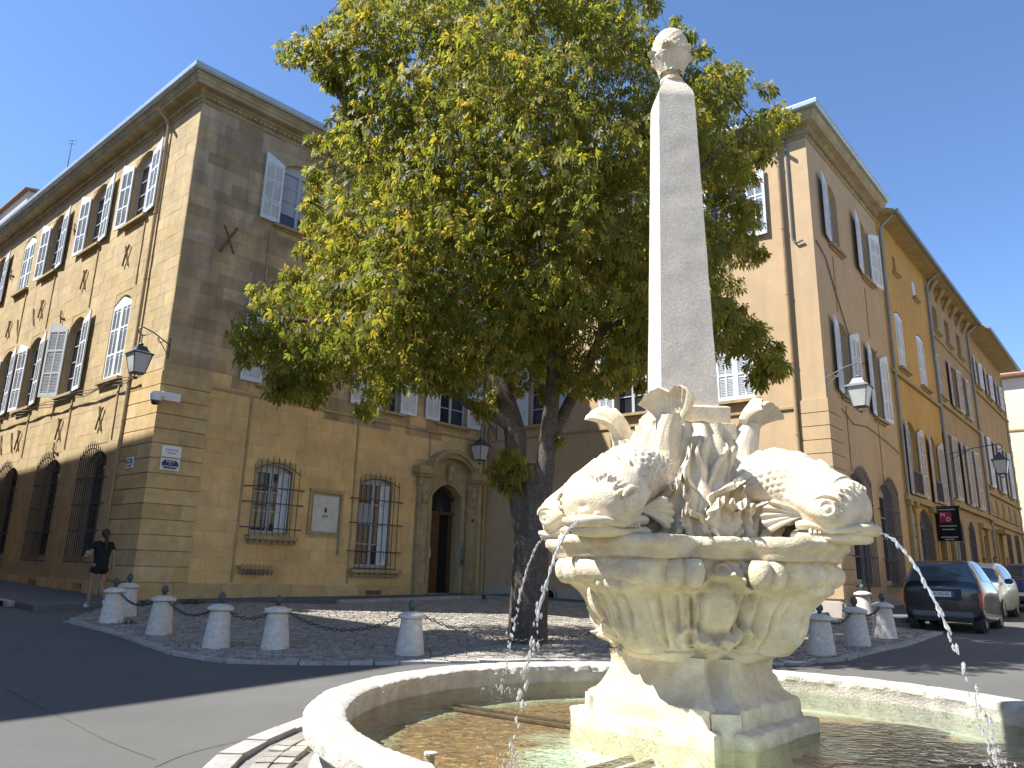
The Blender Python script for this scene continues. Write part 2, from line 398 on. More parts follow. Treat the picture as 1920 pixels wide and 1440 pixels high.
SH_CACHE = {}
def shutter_mesh(w, h, rise, mt, flip, open_slats=False):
    """leaf with stiles, rails, louvres; x from hinge (0) to the free edge (w), y outwards; the top follows the arch"""
    key = (round(w, 2), round(h, 2), round(rise, 2), mt.name, flip)
    if key in SH_CACHE: return SH_CACHE[key]
    mb = MB(); t = .022; st = .075; sx = -1 if flip else 1
    top = lambda x: h + rise * (1 - (1 - x / w) ** 2)
    X = lambda x: x * sx
    def bar(x0, x1, z0, z1, d=t):
        mb.box((X((x0 + x1) / 2), 0, (z0 + z1) / 2), (abs(x1 - x0) / 2, d, (z1 - z0) / 2))
    def bart(x0, x1, z0):
        p = [(X(x0), -t, z0), (X(x1), -t, z0), (X(x1), -t, top(x1)), (X(x0), -t, top(x0))]; mb.prism(p, (0, 2 * t, 0))
    bart(0, st, 0); bart(w - st, w, 0)
    rails = [0, h / 3, 2 * h / 3, h - .10]
    for i, z in enumerate(rails):
        hh = .13 if i in (0,) else .055
        bar(st, w - st, z, z + hh, t * .9)
    mb.prism([(X(st), -t * .9, h - .05), (X(w - st), -t * .9, h - .05), (X(w - st), -t * .9, top(w - st)), (X(st), -t * .9, top(st))], (0, 1.8 * t, 0))
    bar(w / 2 - .022, w / 2 + .022, .1, h - .05, t * .8)
    z = .14
    ax = np.array([[1, 0, 0], [0, cos(.6), -sin(.6)], [0, sin(.6), cos(.6)]])
    while z < h - .11:
        if all(abs(z - r) > .05 for r in rails[1:]):
            for a, b in ((st, w / 2 - .02), (w / 2 + .02, w - st)): mb.box((X((a + b) / 2), 0, z), ((b - a) / 2, .018, .004), ax)
        z += .052
    mb.box((X(w / 2), -.012, h / 2), (w / 2 - st, .004, h / 2 - .06))
    me = mb.mesh('shutter'); me.materials.append(mt); SH_CACHE[key] = me; return me
def put(name, me, fc, u, z, v, parent, rot=0.0, sgn=1):
    """an object with local x along the facade, y outwards, z up, turned by rot about z"""
    o = bpy.data.objects.new(name, me); COL.objects.link(o)
    c, s = cos(rot), sin(rot); X = fc.d * c + fc.n * s; Y = -fc.d * s + fc.n * c; p = fc.pt(u, z, v)
    o.parent = parent; o.matrix_parent_inverse = WORLD_INV.get(parent.name, Matrix())
    o.matrix_basis = Matrix(((X[0], Y[0], 0, p[0]), (X[1], Y[1], 0, p[1]), (0, 0, 1, p[2]), (0, 0, 0, 1)))
    return o

def each(name, mt, par, fc, boxes):
    for (u, z, v, h) in boxes:
        mb = MB(); mb.box(fc.pt(u, z, v), h, fc.ax); mb.build(name, mt, par)
def window(fc, par, o, state='open', smat=None, fmat=None, dep=.24, sw=None, sill=.07, rows=4, curtain=False, slo=None, ang=(0.06, 0.06), leaves=(1, 1)):
    """window set in an opening: frame (part) with panes, sill and shutters (sub-parts)"""
    a, b, za, zb, r = o[:5]; smat = smat or M['shutter']; w = b - a; v = -dep + .05
    mb = MB(); fr = .055
    def bar(u0, u1, z0, z1, d=.03): mb.box(fc.pt((u0 + u1) / 2, (z0 + z1) / 2, v), ((u1 - u0) / 2, d, (z1 - z0) / 2), fc.ax)
    bar(a, a + fr, za, zb); bar(b - fr, b, za, zb); bar(a, b, za, za + fr * 1.3); c = (a + b) / 2
    k = 8 if r > 0 else 1
    for i in range(k):
        p, q = a + w * i / k, a + w * (i + 1) / k
        zp, zq = arch(o, p), arch(o, q)
        mb.prism([fc.pt(p, min(zb, zp) - .08, v + .03), fc.pt(q, min(zb, zq) - .08, v + .03), fc.pt(q, zq, v + .03), fc.pt(p, zp, v + .03)], fc.n * -.06)
    bar(c - .05, c + .05, za, zb - .02, .034)
    H = zb - .08 - za - .07
    for i in range(1, rows):
        zz = za + .07 + H * i / rows; bar(a, b, zz - .016, zz + .016, .022)
    fo = mb.build('window', fmat or M['win_frame'], par)
    for s in (0, 1):
        pa, pb = (a + fr, c - .05) if s == 0 else (c + .05, b - fr)
        for i in range(rows):
            z0, z1 = za + .07 + H * i / rows + .016, za + .07 + H * (i + 1) / rows - .016
            pm = MB(); tl = random.uniform(-.004, .004)
            pm.box(fc.pt((pa + pb) / 2, (z0 + z1) / 2, v - .012), ((pb - pa) / 2, .004, (z1 - z0) / 2), (fc.d + fc.n * tl, fc.n, np.array([0, 0, 1.]) + fc.n * tl * 2))
            po = pm.build('pane', M['curtain'] if curtain and random.random() < curtain else M['glass'], fo)
    bm_ = MB(); bm_.box(fc.pt(c, (za + zb + r) / 2, v - .05), (w / 2 + .02, .01, (zb + r - za) / 2 + .02), fc.ax); bm_.build('backing', M['dark'], fo)
    if sill:
        sm = MB(); sm.box(fc.pt(c, za - .045, .03), (w / 2 + .16, .12, .045), fc.ax); sm.box(fc.pt(c, za - .125, .005), (w / 2 + .1, .06, .025), fc.ax)
        sm.build('sill', M['trim'], fo)
    hl = zb - za - .02; sw = sw or w / 2 - .01; z0 = za + .01
    if slo is not None: hl += za - slo; z0 = slo
    if state == 'open':
        if leaves[0]: put('shutter', shutter_mesh(sw, hl, r * .8, smat, True), fc, a, z0, .055, fo, -ang[0])
        if leaves[1]: put('shutter', shutter_mesh(sw, hl, r * .8, smat, False), fc, b, z0, .055, fo, ang[1])
    elif state == 'closed':
        put('shutter', shutter_mesh(w / 2 - .004, hl, r * .8, smat, False), fc, a, z0, -.03, fo)
        put('shutter', shutter_mesh(w / 2 - .004, hl, r * .8, smat, True), fc, b, z0, -.03, fo)
    return fo

def grille(fc, par, a, b, za, zb, r, name='window_grille', out=.16, nb=9, hz=(.3, .55, .8), ext=.12, spikes=True, basket=False, mt=None):
    mb = MB(); o = (a, b, za, zb, r)
    for i in range(nb):
        u = a + (b - a) * i / (nb - 1); zt = arch(o, u)
        pts = [fc.pt(u, za, out)]
        if basket: pts = [fc.pt(u, za - .1, out - .03), fc.pt(u, za - .16, out + .05), fc.pt(u, za - .1, out + .07), fc.pt(u, za + .12, out)]
        mb.tube(pts + [fc.pt(u, zt - .05, out)], .0135, 5)
        if spikes: mb.tube([fc.pt(u, zt - .05, out), fc.pt(u, zt + .06, out), fc.pt(u, zt + .17, out)], [.0135, .016, .002], 5)
    for t in hz:
        z = za + (zb - za) * t; mb.tube([fc.pt(a - ext, z, out), fc.pt(b + ext, z, out)], .018, 5)
        for u in (a - ext, b + ext): mb.tube([fc.pt(u, z, out), fc.pt(u, z, -.02)], .018, 5)
    for zz in (za + .02,): mb.tube([fc.pt(a - .02, zz, out), fc.pt(b + .02, zz, out)], .018, 5)
    us = [a + (b - a) * i / 8 for i in range(9)]
    mb.tube([fc.pt(u, arch(o, u) - .06, out) for u in us], .016, 5)
    for u in (a, b): mb.tube([fc.pt(u, za + .02, out), fc.pt(u, za + .02, -.02)], .016, 5)
    return mb.build(name, mt or M['iron'], par)

def xanchor(fc, par, u, z, tilt=.0, L=.42, half=False):
    mb = MB()
    for s in ((1,) if half else (1, -1)):
        a = s * radians(26) + tilt; dx, dz = sin(a), cos(a)
        L2 = L * (1 if s > 0 else .85); v = .035 if s > 0 else .06
        mb.tube([fc.pt(u - dx * L2, z - dz * L2, v), fc.pt(u, z, v + .02), fc.pt(u + dx * L2, z + dz * L2, v)], [.03, .022, .032], 5)
    mb.build('wall_anchor', M['iron_rust'], par)

def downpipe(fc, par, u, ztop, zbot, v=.09, rr=.05, mt=None, bend=True, du=0.0):
    mb = MB(); pts = [fc.pt(u, zbot, v), fc.pt(u, ztop - .5, v)]
    if bend: pts += [fc.pt(u + du * .3, ztop - .3, v + .08), fc.pt(u + du, ztop, v + .45)]
    mb.tube(pts, rr, 8)
    z = zbot + .8
    while z < ztop - .6: mb.lathe([(rr + .012, 0), (rr + .012, .05)], 8, fc.pt(u, z, v)); z += 2.1
    return mb.build('downpipe', mt or M['pipe_tan'], par, smooth=40)

CORN = [(0, 14.85), (.05, 14.85), (.05, 14.98), (.09, 15.0), (.09, 15.12), (.16, 15.2), (.22, 15.22), (.22, 15.3), (.50, 15.34), (.54, 15.36), (.54, 15.5), (.58, 15.53), (.60, 15.66), (.66, 15.72), (.66, 15.78), (0, 15.78)]
GUT = [(.40, 15.79), (.78, 15.79), (.84, 15.86), (.86, 16.02), (.84, 16.06), (.80, 16.06), (.40, 16.06)]
_q = lambda z: 14.66 + (z - 14.85) * .70
CORN = [(v * .68, _q(z)) for v, z in CORN]; GUT = [(v * .68, _q(z)) for v, z in GUT]
def cornice(par, path, fcs, mt=None, gut=True):
    mb = MB(); ns = [f.n for f in fcs]; sweep(mb, path, ns, CORN); mb.build('cornice', mt or M['cornice'], par)
    if gut:
        mb = MB(); sweep(mb, path, ns, GUT); mb.build('gutter', M['gutter'], par)
    mb = MB()
    for i, f in enumerate(fcs):
        p, q = np.array(path[i]), np.array(path[i + 1]); L = np.linalg.norm(q - p); d = (q - p) / L
        for k in range(int(L / .17)): mb.box(p + d * (k + .5) * .17 + f.n * .09 + np.array([0, 0, _q(15.06)]), (.05, .05, .036), (d, f.n, np.array([0, 0, 1.])))
    mb.build('dentil_course', mt or M['cornice'], par)['kind'] = 'stuff'
def roof_slab(par, pts, z0, zr, ridge, mt=None, name='roof'):
    """hipped roof: eave polygon at z0, every edge rises to the ridge point(s)"""
    mb = MB(); n = len(pts); c = [np.array([r[0], r[1], zr]) for r in ridge]
    P = [np.array([p[0], p[1], z0]) for p in pts]
    for i in range(n):
        a, b = P[i], P[(i + 1) % n]
        ra = min(c, key=lambda r: np.linalg.norm(r[:2] - a[:2])); rb = min(c, key=lambda r: np.linalg.norm(r[:2] - b[:2]))
        mb.face([a, b, rb, ra] if np.linalg.norm(ra - rb) > .01 else [a, b, ra])
    return mb.build(name, mt or M['tile'], par)
def text_mesh(s, size, align='CENTER', extrude=.003):
    cu = bpy.data.curves.new('t', 'FONT'); cu.body = s; cu.size = size; cu.align_x = align; cu.align_y = 'CENTER'; cu.extrude = extrude; cu.resolution_u = 2
    ob = bpy.data.objects.new('t', cu)
    tm = ob.to_mesh(); me = tm.copy(); ob.to_mesh_clear()
    bpy.data.objects.remove(ob); bpy.data.curves.remove(cu); return me
def text_on(fc, par, s, size, u, z, v, mt, name='lettering', sx=1.0, flip=False, bold=0):
    me = text_mesh(s, size); me.materials.clear(); me.materials.append(mt); me.name = name
    d = fc.d if not flip else -fc.d
    o = bpy.data.objects.new(name, me); COL.objects.link(o); p = fc.pt(u, z, v); o.parent = par; o.matrix_parent_inverse = WORLD_INV.get(par.name, Matrix())
    o.matrix_basis = Matrix(((d[0] * sx, 0, fc.n[0], p[0]), (d[1] * sx, 0, fc.n[1], p[1]), (0, 1, 0, p[2]), (0, 0, 0, 1)))
    return o

# ================================================================== GROUND
def ground_grid(name, xs, ys, off, mt):
    mb = MB(); mb.grid(np.array([[(x, y, gz(x, y) + off) for y in ys] for x in xs])); o = mb.build(name, mt, smooth=60); return struct(o)
xs = sorted(set([-420, -250, -140, -80, -50, -35] + list(np.arange(-28, 40, 1.0)) + [45, 55, 70, 90, 140, 250, 420]))
ys = sorted(set([-420, -250, -120, -60, -30, -15, -8, -5.01] + list(np.arange(-4, 66, 1.0)) + [70, 80, 100, 150, 250, 450]))
ground_grid('road', xs, ys, 0.0, M['asphalt'])

def ribbon(name, A, B, off, mt, kerb=None, edge_h=None, parent=None, nv=4):
    """sheet between two polylines of plan points, lying on the ground plus off, with a skirt along A"""
    mb = MB(); P = []
    for a, b in zip(A, B):
        row = []
        for j in range(nv + 1):
            t = j / nv; x, y = a[0] + (b[0] - a[0]) * t, a[1] + (b[1] - a[1]) * t; row.append((x, y, gz(x, y) + off))
        P.append(row)
    mb.grid(np.array(P))
    if edge_h:
        for i in range(len(A) - 1):
            a, b = P[i][0], P[i + 1][0]; mb.face([a, b, (b[0], b[1], b[2] - edge_h), (a[0], a[1], a[2] - edge_h)])
        for e in (0, -1):
            r = P[e]
            for j in range(nv): a, b = r[j], r[j + 1]; mb.face([a, b, (b[0], b[1], b[2] - edge_h), (a[0], a[1], a[2] - edge_h)])
    return struct(mb.build(name, mt, parent))
def kerb_line(par, pts, off, wdt=.16, hgt=.13, L=.9, mt=None):
    """separate kerb stones along a plan polyline"""
    for i in range(len(pts) - 1):
        a, b = np.array(pts[i][:2]), np.array(pts[i + 1][:2]); D = np.linalg.norm(b - a); n = max(1, round(D / L)); d = (b - a) / D
        for k in range(n):
            p, q = a + d * D * k / n, a + d * D * (k + 1) / n
            zp, zq = gz(*p) + off, gz(*q) + off; X = np.array([*(q - p), zq - zp]); ln = np.linalg.norm(X); X /= ln
            Y = np.array([-d[1], d[0], 0]); Z = np.cross(X, Y); Z = Z if Z[2] > 0 else -Z
            c = np.array([*(p + q) / 2, (zp + zq) / 2]); c[2] += random.uniform(-.004, .006) - hgt / 2
            block_obj('kerb_stone', c, (ln - .012, wdt, hgt), (X, Y, Z), mt or M['kerb'], par)
def lerp(a, b, t): return np.array(a) + (np.array(b) - np.array(a)) * t

# pavement along the left street (facade A)
us = np.linspace(-.6, 34, 24); wA = 2.35
sidA_in = [FA.pt(u, 0, .0)[:2] for u in us]; sidA_out = [FA.pt(u, 0, wA)[:2] for u in us]
pa = ribbon('pavement_left_street', sidA_out, sidA_in, .12, M['pavement'], edge_h=.14)
kerb_line(pa, [FA.pt(u, 0, wA + .08)[:2] for u in (0.6, 10, 24)], .135)
# pavement along the portal facade and the shaded wing
us = np.linspace(0.2, 11.2, 14)
pb = ribbon('pavement_portal', [FB.pt(u, 0, 1.25 if u > 5 else .55)[:2] for u in us], [FB.pt(u, 0, 0)[:2] for u in us], .11, M['pavement'], edge_h=.13)
us = np.linspace(1.05, 12.0, 14)
pc = ribbon('pavement_wing', [FC.pt(u, 0, 1.3)[:2] for u in us], [FC.pt(u, 0, 0)[:2] for u in us], .114, M['pavement'], edge_h=.13)
kerb_line(pb, [FB.pt(u, 0, 1.33)[:2] for u in (5.2, 10.9)], .125)
kerb_line(pc, [FC.pt(u, 0, 1.38)[:2] for u in (1.4, 12.0)], .125)
mb = MB(); a, b = FB.pt(8.9, 0, 1.33), FC.pt(2.6, 0, 1.38)
for p, q in ((FB.pt(9.2, 0, 1.30), FB.pt(10.95, 0, 1.30)), (FC.pt(1.5, 0, 1.36), FC.pt(2.4, 0, 1.36))):
    for e in (p, q): e[2] = gz(e[0], e[1]) + .137
    n = FB.n if p[1] < 27.2 else FC.n
    mb.face([p - n * .05, q - n * .05, q + n * .05, p + n * .05])
tag(mb.build('yellow_marking', M['yellow_line']), 'worn yellow line painted along the kerb beside the portal', 'road marking')
# pavement along the right street
us = np.linspace(-.2, 60, 40)
pd = ribbon('pavement_right_street', [FD.pt(u, 0, 1.5)[:2] for u in us], [FD.pt(u, 0, 0)[:2] for u in us], .12, M['pavement'], edge_h=.14)
kerb_line(pd, [FD.pt(u, 0, 1.58)[:2] for u in (0.4, 20, 40)], .135)

# ================================================================== LEFT BUILDING (facades A and B)
LB = thing('town_house', (P0[0], P0[1], gz(P0[0], P0[1])), 'large golden stone town house with white shutters and rusty X anchors at the left corner', 'building')
TOPZ = 14.75
cA = [3.42, 6.87, 10.72, 13.75, 17.3, 20.8, 24.3]; cB = [3.50, 7.33, 10.50]
opsA, opsB = [], []
for i, c in enumerate(cA):
    opsA.append((c - .66, c + .66, 11.88, 13.98, .32, .24, 'top', i)); opsA.append((c - .64, c + .64, 6.72, 9.1, .3, .24, 'mid', i))
    opsA.append((c - .66, c + .66, 1.62, 4.32, .28, .3, 'gnd', i))
for i, c in enumerate(cB):
    opsB.append((c - .69, c + .69, 11.76, 13.75, .28, .2, 'top', i)); opsB.append((c - .69, c + .69, 6.66, 9.0, .28, .2, 'mid', i))
opsB.append((2.98, 4.18, 2.42, 4.22, .14, .2, 'g1', 0)); opsB.append((6.64, 7.94, 1.58, 4.24, .14, .2, 'g2', 1)); opsB.append((9.66, 11.04, .60, 4.06, .42, .5, 'door', 2))
mb = MB(); wall(mb, FA, 0, 26, -.2, TOPZ, [o[:6] for o in opsA]); wall(mb, FB, 0, 12.376, -.2, TOPZ, [o[:6] for o in opsB])
e0, e1 = FA.pt(26, 0), FA.pt(26, 0) + FB.d * 12.376
for a, b in ((e0, e1), (e1, PI_)): mb.face([(a[0], a[1], -.2), (b[0], b[1], -.2), (b[0], b[1], TOPZ), (a[0], a[1], TOPZ)])
mb.build('wall', M['ashlar_back'], LB)
skA = [(0, 2.0, 0, 6.45), (0, 26, 0, 1.0)]; skB = [(0, 1.36, 0, 6.6), (0, 12.4, 0, 1.02), (8.95, 11.95, 0, 5.15), (4.88, 5.92, 2.5, 3.72)]
blA = ashlar(FA, 0.02, 26, 1.0, TOPZ, opsA, skA); blB = ashlar(FB, 0.02, 12.36, 1.0, TOPZ, opsB, skB)
allb = sorted(blA + blB, key=lambda b: np.linalg.norm(np.array(b[0]) - CAMP) / max(.05, (b[1][0] * b[1][2]) ** .5))
def seen(b):
    x, y = proj(b[0]); return 0 < x < 1920 and 0 < y < 1440 and not (600 < x < 1480 and y < 700)
vis = [b for b in allb if seen(b)][:290]; vid = set(id(b) for b in vis)
RQ = random.Random(31); KD = {}
def kind_of(b):
    if id(b) not in KD: KD[id(b)] = _kind(b)
    return KD[id(b)]
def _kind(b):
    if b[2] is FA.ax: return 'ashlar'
    return 'ashlar_weathered' if b[0][2] > 6.2 + RQ.gauss(0, .3) + 1.2 * noise.noise(Vector((b[0][0] * .5, b[0][2] * .4, 0))) else 'ashlar_clean'  # stained stone above, bounce light painted into the blocks below
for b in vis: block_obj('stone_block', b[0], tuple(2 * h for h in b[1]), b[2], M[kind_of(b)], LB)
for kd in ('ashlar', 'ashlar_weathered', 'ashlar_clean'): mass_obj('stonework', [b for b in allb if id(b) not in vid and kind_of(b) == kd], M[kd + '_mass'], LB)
# plinth stones and the rusticated corner
rq = random.Random(5)
def course(fc, u0, u1, z0, z1, v, mt, par, name, L=1.0):
    u = u0
    while u < u1 - .05:
        l = min(L * rq.uniform(.75, 1.3), u1 - u)
        if u1 - u - l < .3: l = u1 - u
        block_obj(name, fc.pt(u + l / 2, (z0 + z1) / 2, v / 2 - .05), (l - .008, v + .1, z1 - z0 - .008), fc.ax, mt, par); u += l
course(FA, 0.0, 26, -.1, .62, .05, M['quoin'], LB, 'plinth_stone', 1.2); course(FA, 0.0, 26, .62, 1.0, .045, M['quoin'], LB, 'plinth_stone', 1.2)
for u0, u1 in ((0, 9.0), (11.72, 12.36)): course(FB, u0, u1, -.1, .6, .05, M['quoin'], LB, 'plinth_stone', 1.1); course(FB, u0, u1, .6, 1.02, .045, M['quoin'], LB, 'plinth_stone', 1.1)
nq = 14; hq = (6.5 - 1.02) / nq
def corner_block(p, fa, fb, la, lb, z0, z1, v, mt, par, name='quoin_stone'):
    oo = (fa.n + fb.n) / (1 + fa.n @ fb.n) * v; p = np.array(p)
    pl = [p + fa.d * la + fa.n * v, p + oo, p + fb.d * lb + fb.n * v, p + fb.d * lb - fb.n * .1, p + fa.d * la - fa.n * .1]
    mb = MB(); mb.prism([q + np.array([0, 0, z0]) for q in pl], (0, 0, z1 - z0)); return mb.build(name, mt, par)
for k in range(nq):
    z0, z1 = 1.03 + k * hq, 1.03 + (k + 1) * hq - .022
    la = 1.15 if k % 2 else .75; lb = .62 if k % 2 else .95
    corner_block(P0, FA, FB, la, lb, z0, z1, .055, M['quoin'], LB)
    block_obj('quoin_stone', FA.pt((la + 1.98) / 2, (z0 + z1) / 2, .0), (1.98 - la - .006, .11, z1 - z0), FA.ax, M['quoin'], LB)
    block_obj('quoin_stone', FB.pt((lb + 1.36) / 2, (z0 + z1) / 2, .0), (1.36 - lb - .006, .11, z1 - z0), FB.ax, M['quoin'], LB)
# shallow strips beside the window bays and the string course
for c in cA:
    each('wall_strip', M['trim'], LB, FA, [(c - .74, (z0 + z1) / 2, .02, (.035, .022, (z1 - z0) / 2)) for z0, z1 in ((1.05, 1.4), (4.9, 6.55), (9.6, 11.66))])
for u in (2.6, 6.38, 9.45):
    each('wall_strip', M['trim'], LB, FB, [(u, (z0 + z1) / 2, .02, (.03, .018, (z1 - z0) / 2)) for z0, z1 in (((1.05, 6.2), (9.45, 11.5)) if u < 9 else ((5.35, 6.2), (9.45, 11.5)))])
mb = MB(); mb.box(FB.pt(6.85, 6.27, .02), (5.5, .032, .035), FB.ax); mb.build('string_course', M['trim'], LB)
eA = FA.pt(26, 0)
cornice(LB, [eA, P0, PI_ - FB.d * .0], [FA, FB])
cen = (P0 + FA.pt(26, 0) + FA.pt(26, 0) + FB.d * 12.376 + PI_) / 4
oc = (FA.n + FB.n) / (1 + FA.n @ FB.n)
roof_slab(LB, [P0 + oc * .45, PI_ + FB.n * .45, PI_ - FC.n * 6, e1 - FA.n * .4, e0 + FA.n * .45], 15.42, 17.4, [lerp(P0, e1, .3), lerp(e0, PI_, .25)])
# windows
for i, c in enumerate(cA):
    o = opsA[3 * i]; window(FA, LB, o, 'closed' if i == 3 else 'open', sw=.76, rows=4, ang=(.10, .07))
    o = opsA[3 * i + 1]; window(FA, LB, o, 'closed' if i == 0 else 'open', sw=.74, rows=4, ang=(.12, .08) if i != 1 else (.1, .5))
    o = opsA[3 * i + 2]; window(FA, LB, o, 'none', rows=4, dep=.3, sill=0, fmat=M['dark_frame'])
    grille(FA, LB, c - .74, c + .74, 1.45, 4.38, .32, out=.2, nb=11)
    if i < 5:
        mb = MB(); mb.box(FA.pt(c - .1, .72, .056), (.3, .004, .2), FA.ax, 0)
        for k in range(6): mb.box(FA.pt(c - .35 + k * .1, .72, .066), (.012, .008, .2), FA.ax, 1)
        for k in (-1, 0, 1): mb.box(FA.pt(c - .1, .72 + .2 * k, .068), (.31, .008, .015), FA.ax, 1)
        mb.build('cellar_grate', [M['dark'], M['quoin']], LB)
for i, c in enumerate(cB):
    window(FB, LB, opsB[2 * i], 'open', sw=.66, rows=4, curtain=.75, ang=(.05, .05)); window(FB, LB, opsB[2 * i + 1], 'open', sw=.69, rows=4, ang=(.05, .05))
g1, g2 = opsB[-3], opsB[-2]
window(FB, LB, g1, 'none', rows=3, sill=0, curtain=.12); window(FB, LB, g2, 'none', rows=4, sill=0, curtain=.1)
for g, zc in ((g1, 2.42), (g2, 1.58)):                                 # inner leaf folded back at the right
    put('inner_shutter', shutter_mesh(.34, g[3] - g[2] - .1, 0, M['shutter'], True), FB, g[1] - .02, g[2] + .05, -.1, LB, .35)
grille(FB, LB, 2.86, 4.32, 2.3, 4.2, .26, out=.17, nb=9, hz=(.13, .5, .73), ext=.2, basket=True)
grille(FB, LB, 6.5, 8.1, 1.5, 4.2, .2, out=.17, nb=9, hz=(.2, .52, .8), ext=.2, basket=True)
for (a, b, z) in ((2.85, 4.4, 2.22), (6.42, 8.35, 1.38), (2.7, 3.7, 1.40)):
    mb = MB(); mb.box(FB.pt((a + b) / 2, z + .06, .12), ((b - a) / 2, .14, .05), FB.ax); mb.box(FB.pt((a + b) / 2, z - .05, .07), ((b - a) / 2 - .06, .09, .06), FB.ax)
    mb.build('window_ledge', M['trim'], LB)
grille(FB, LB, 2.78, 3.66, 1.42, 1.5, 0, name='ledge_hooks', out=.2, nb=8, hz=(), spikes=False, basket=True)
# plaque niche
mb = MB()
for (a, b, z0, z1, v) in ((4.80, 4.88, 2.45, 3.78, .05), (5.92, 6.0, 1.9, 3.78, .05), (4.80, 6.0, 3.72, 3.82, .07), (4.9, 5.9, 2.47, 2.53, .02)):
    mb.box(FB.pt((a + b) / 2, (z0 + z1) / 2, v / 2), ((b - a) / 2, v / 2 + .02, (z1 - z0) / 2), FB.ax)
mb.build('plaque_frame', M['trim'], LB)
pq = MB(); pq.box(FB.pt(5.4, 3.1, .015), (.46, .012, .54), FB.ax); pq = pq.build('wall_plaque', M['plaque'])
tag(pq, 'pale stone plaque with a small crest and AIX between two barred windows', 'plaque')
text_on(FB, pq, 'AIX', .13, 5.4, 3.02, .03, M['black_marks'])
mb = MB(); mb.lathe([(.0, -.07), (.04, -.04), (.05, .02), (.05, .05), (0, .05)], 8, FB.pt(5.4, 3.19, .03), axis=(FB.d, FB.n * .1, np.array([0, 0, 1.])))
for k in (-1, 0, 1): mb.box(FB.pt(5.4 + k * .03, 3.27, .03), (.01, .004, .02), FB.ax)
mb.build('crest', M['black_marks'], pq)
mb = MB(); mb.box(FB.pt(5.4, 2.94, .03), (.085, .003, .008), FB.ax); mb.build('underline', M['grey_marks'], pq)
# cellar vent
mb = MB(); mb.box(FB.pt(7.4, .71, .055), (.3, .004, .15), FB.ax, 0)
for k in range(9): mb.box(FB.pt(7.1 + k * .075, .71, .063), (.012, .008, .15), FB.ax, 1)
mb.box(FB.pt(7.4, .71, .066), (.3, .008, .02), FB.ax, 1); mb.build('cellar_grate', [M['dark'], M['trim']], LB)
# anchors, cable, antenna, pipes
for (u, z, t) in ((3.64, 10.74, .05), (6.94, 10.74, 0), (10.77, 10.5, 0), (3.64, 5.57, .0), (6.81, 5.57, .05), (14.3, 10.4, 0), (10.6, 5.55, 0)): xanchor(FA, LB, u, z, t)
for (u, z) in ((11.52, 10.34), (13.21, 10.25), (11.27, 5.54), (12.4, 5.54)): xanchor(FA, LB, u, z, 0, .4, True)
for (u, z) in ((8.46, 9.71), (6.86, 4.88), (15.4, 13.0), (8.7, 13.1)): xanchor(FA, LB, u, z, .75, .3)
xanchor(FB, LB, 1.3, 10.72, 0, .5); xanchor(FB, LB, 5.4, 10.6, 0, .45)
downpipe(FA, LB, 1.86, 15.0, .3, mt=M['pipe_tan'])
downpipe(FB, LB, 12.15, 15.0, .8, mt=M['pipe_tan'])
mb = MB()
for k in range(3):
    pts = [FA.pt(u, 6.42 + .05 * k + .05 * sin(u * 2.3 + k), .16 + .03 * k) for u in np.arange(1.2, 26, .4)]; mb.tube(pts, .014, 4)
mb.build('cable_run', M['cable'], LB)
mb = MB(); _au, _az = FA.px(140, 300); a0 = FA.pt(_au, 0, .2); mb.tube([a0 + np.array([0, 0, 15.3]), a0 + np.array([0, 0, 17.3])], [.03, .012], 5)
for k, z in enumerate((15.6, 17.15, 17.3)): mb.tube([a0 + np.array([-.16, 0, z]), a0 + np.array([.16, 0, z])], .012, 4)
mb.build('roof_aerial', M['iron'], LB)
# ---- portal
mb = MB()
def jamb(u0, u1, z0, z1, v): mb.box(FB.pt((u0 + u1) / 2, (z0 + z1) / 2, v / 2 - .02), ((u1 - u0) / 2, v / 2 + .02, (z1 - z0) / 2), FB.ax)
for s in (-1, 1):
    c = 10.35; w = lambda a, b: (min(c + s * a, c + s * b), max(c + s * a, c + s * b))
    jamb(*w(.70, .86), .5, 4.06, .07); jamb(*w(.95, 1.36), .5, 4.35, .16); jamb(*w(.92, 1.39), .5, 1.05, .2); jamb(*w(1.03, 1.28), 1.1, 4.2, .19)
    jamb(*w(.90, 1.42), 4.35, 4.62, .22); jamb(*w(.86, 1.62), 4.72, 4.98, .42); jamb(*w(.88, 1.56), 4.62, 4.74, .34)
no = 20                                                                # arched hood and door arch moulding
def band(o_in, o_out, v0, v1):
    for i in range(no):
        t0, t1 = i / no, (i + 1) / no
        P = [];
        for t in (t0, t1):
            ui, zi = o_in(t); uo, zo = o_out(t); P.append((ui, zi, uo, zo))
        (a, za, b, zb_), (c_, zc, d_, zd) = P
        mb.prism([FB.pt(a, za, v1), FB.pt(c_, zc, v1), FB.pt(d_, zd, v1), FB.pt(b, zb_, v1)], FB.n * (v0 - v1))
ell = lambda rx, rz, z0: (lambda t: (10.35 - rx * cos(pi * t), z0 + rz * sin(pi * t)))
par = lambda rx, rz, z0: (lambda t: (10.35 - rx * (1 - 2 * t), z0 + rz * (1 - (1 - 2 * t) ** 2)))
band(par(.69, .42, 4.06), par(.86, .56, 4.06), -.02, .07)
band(ell(1.0, .60, 4.80), ell(1.02, .78, 4.80), -.02, .34); band(ell(1.0, .76, 4.80), ell(1.05, .86, 4.84), -.02, .44)
for i in range(no):                                                    # tympanum between the arch and the hood
    t0, t1 = i / no, (i + 1) / no; pts = []
    for t, e in ((t0, 0), (t1, 0), (t1, 1), (t0, 1)): u, z = (par(.86, .56, 4.06) if e == 0 else ell(1.0, .6, 4.80))(t); pts.append(FB.pt(u, z, .05))
    mb.face(pts)
mb.build('portal_surround', M['trim'], LB)
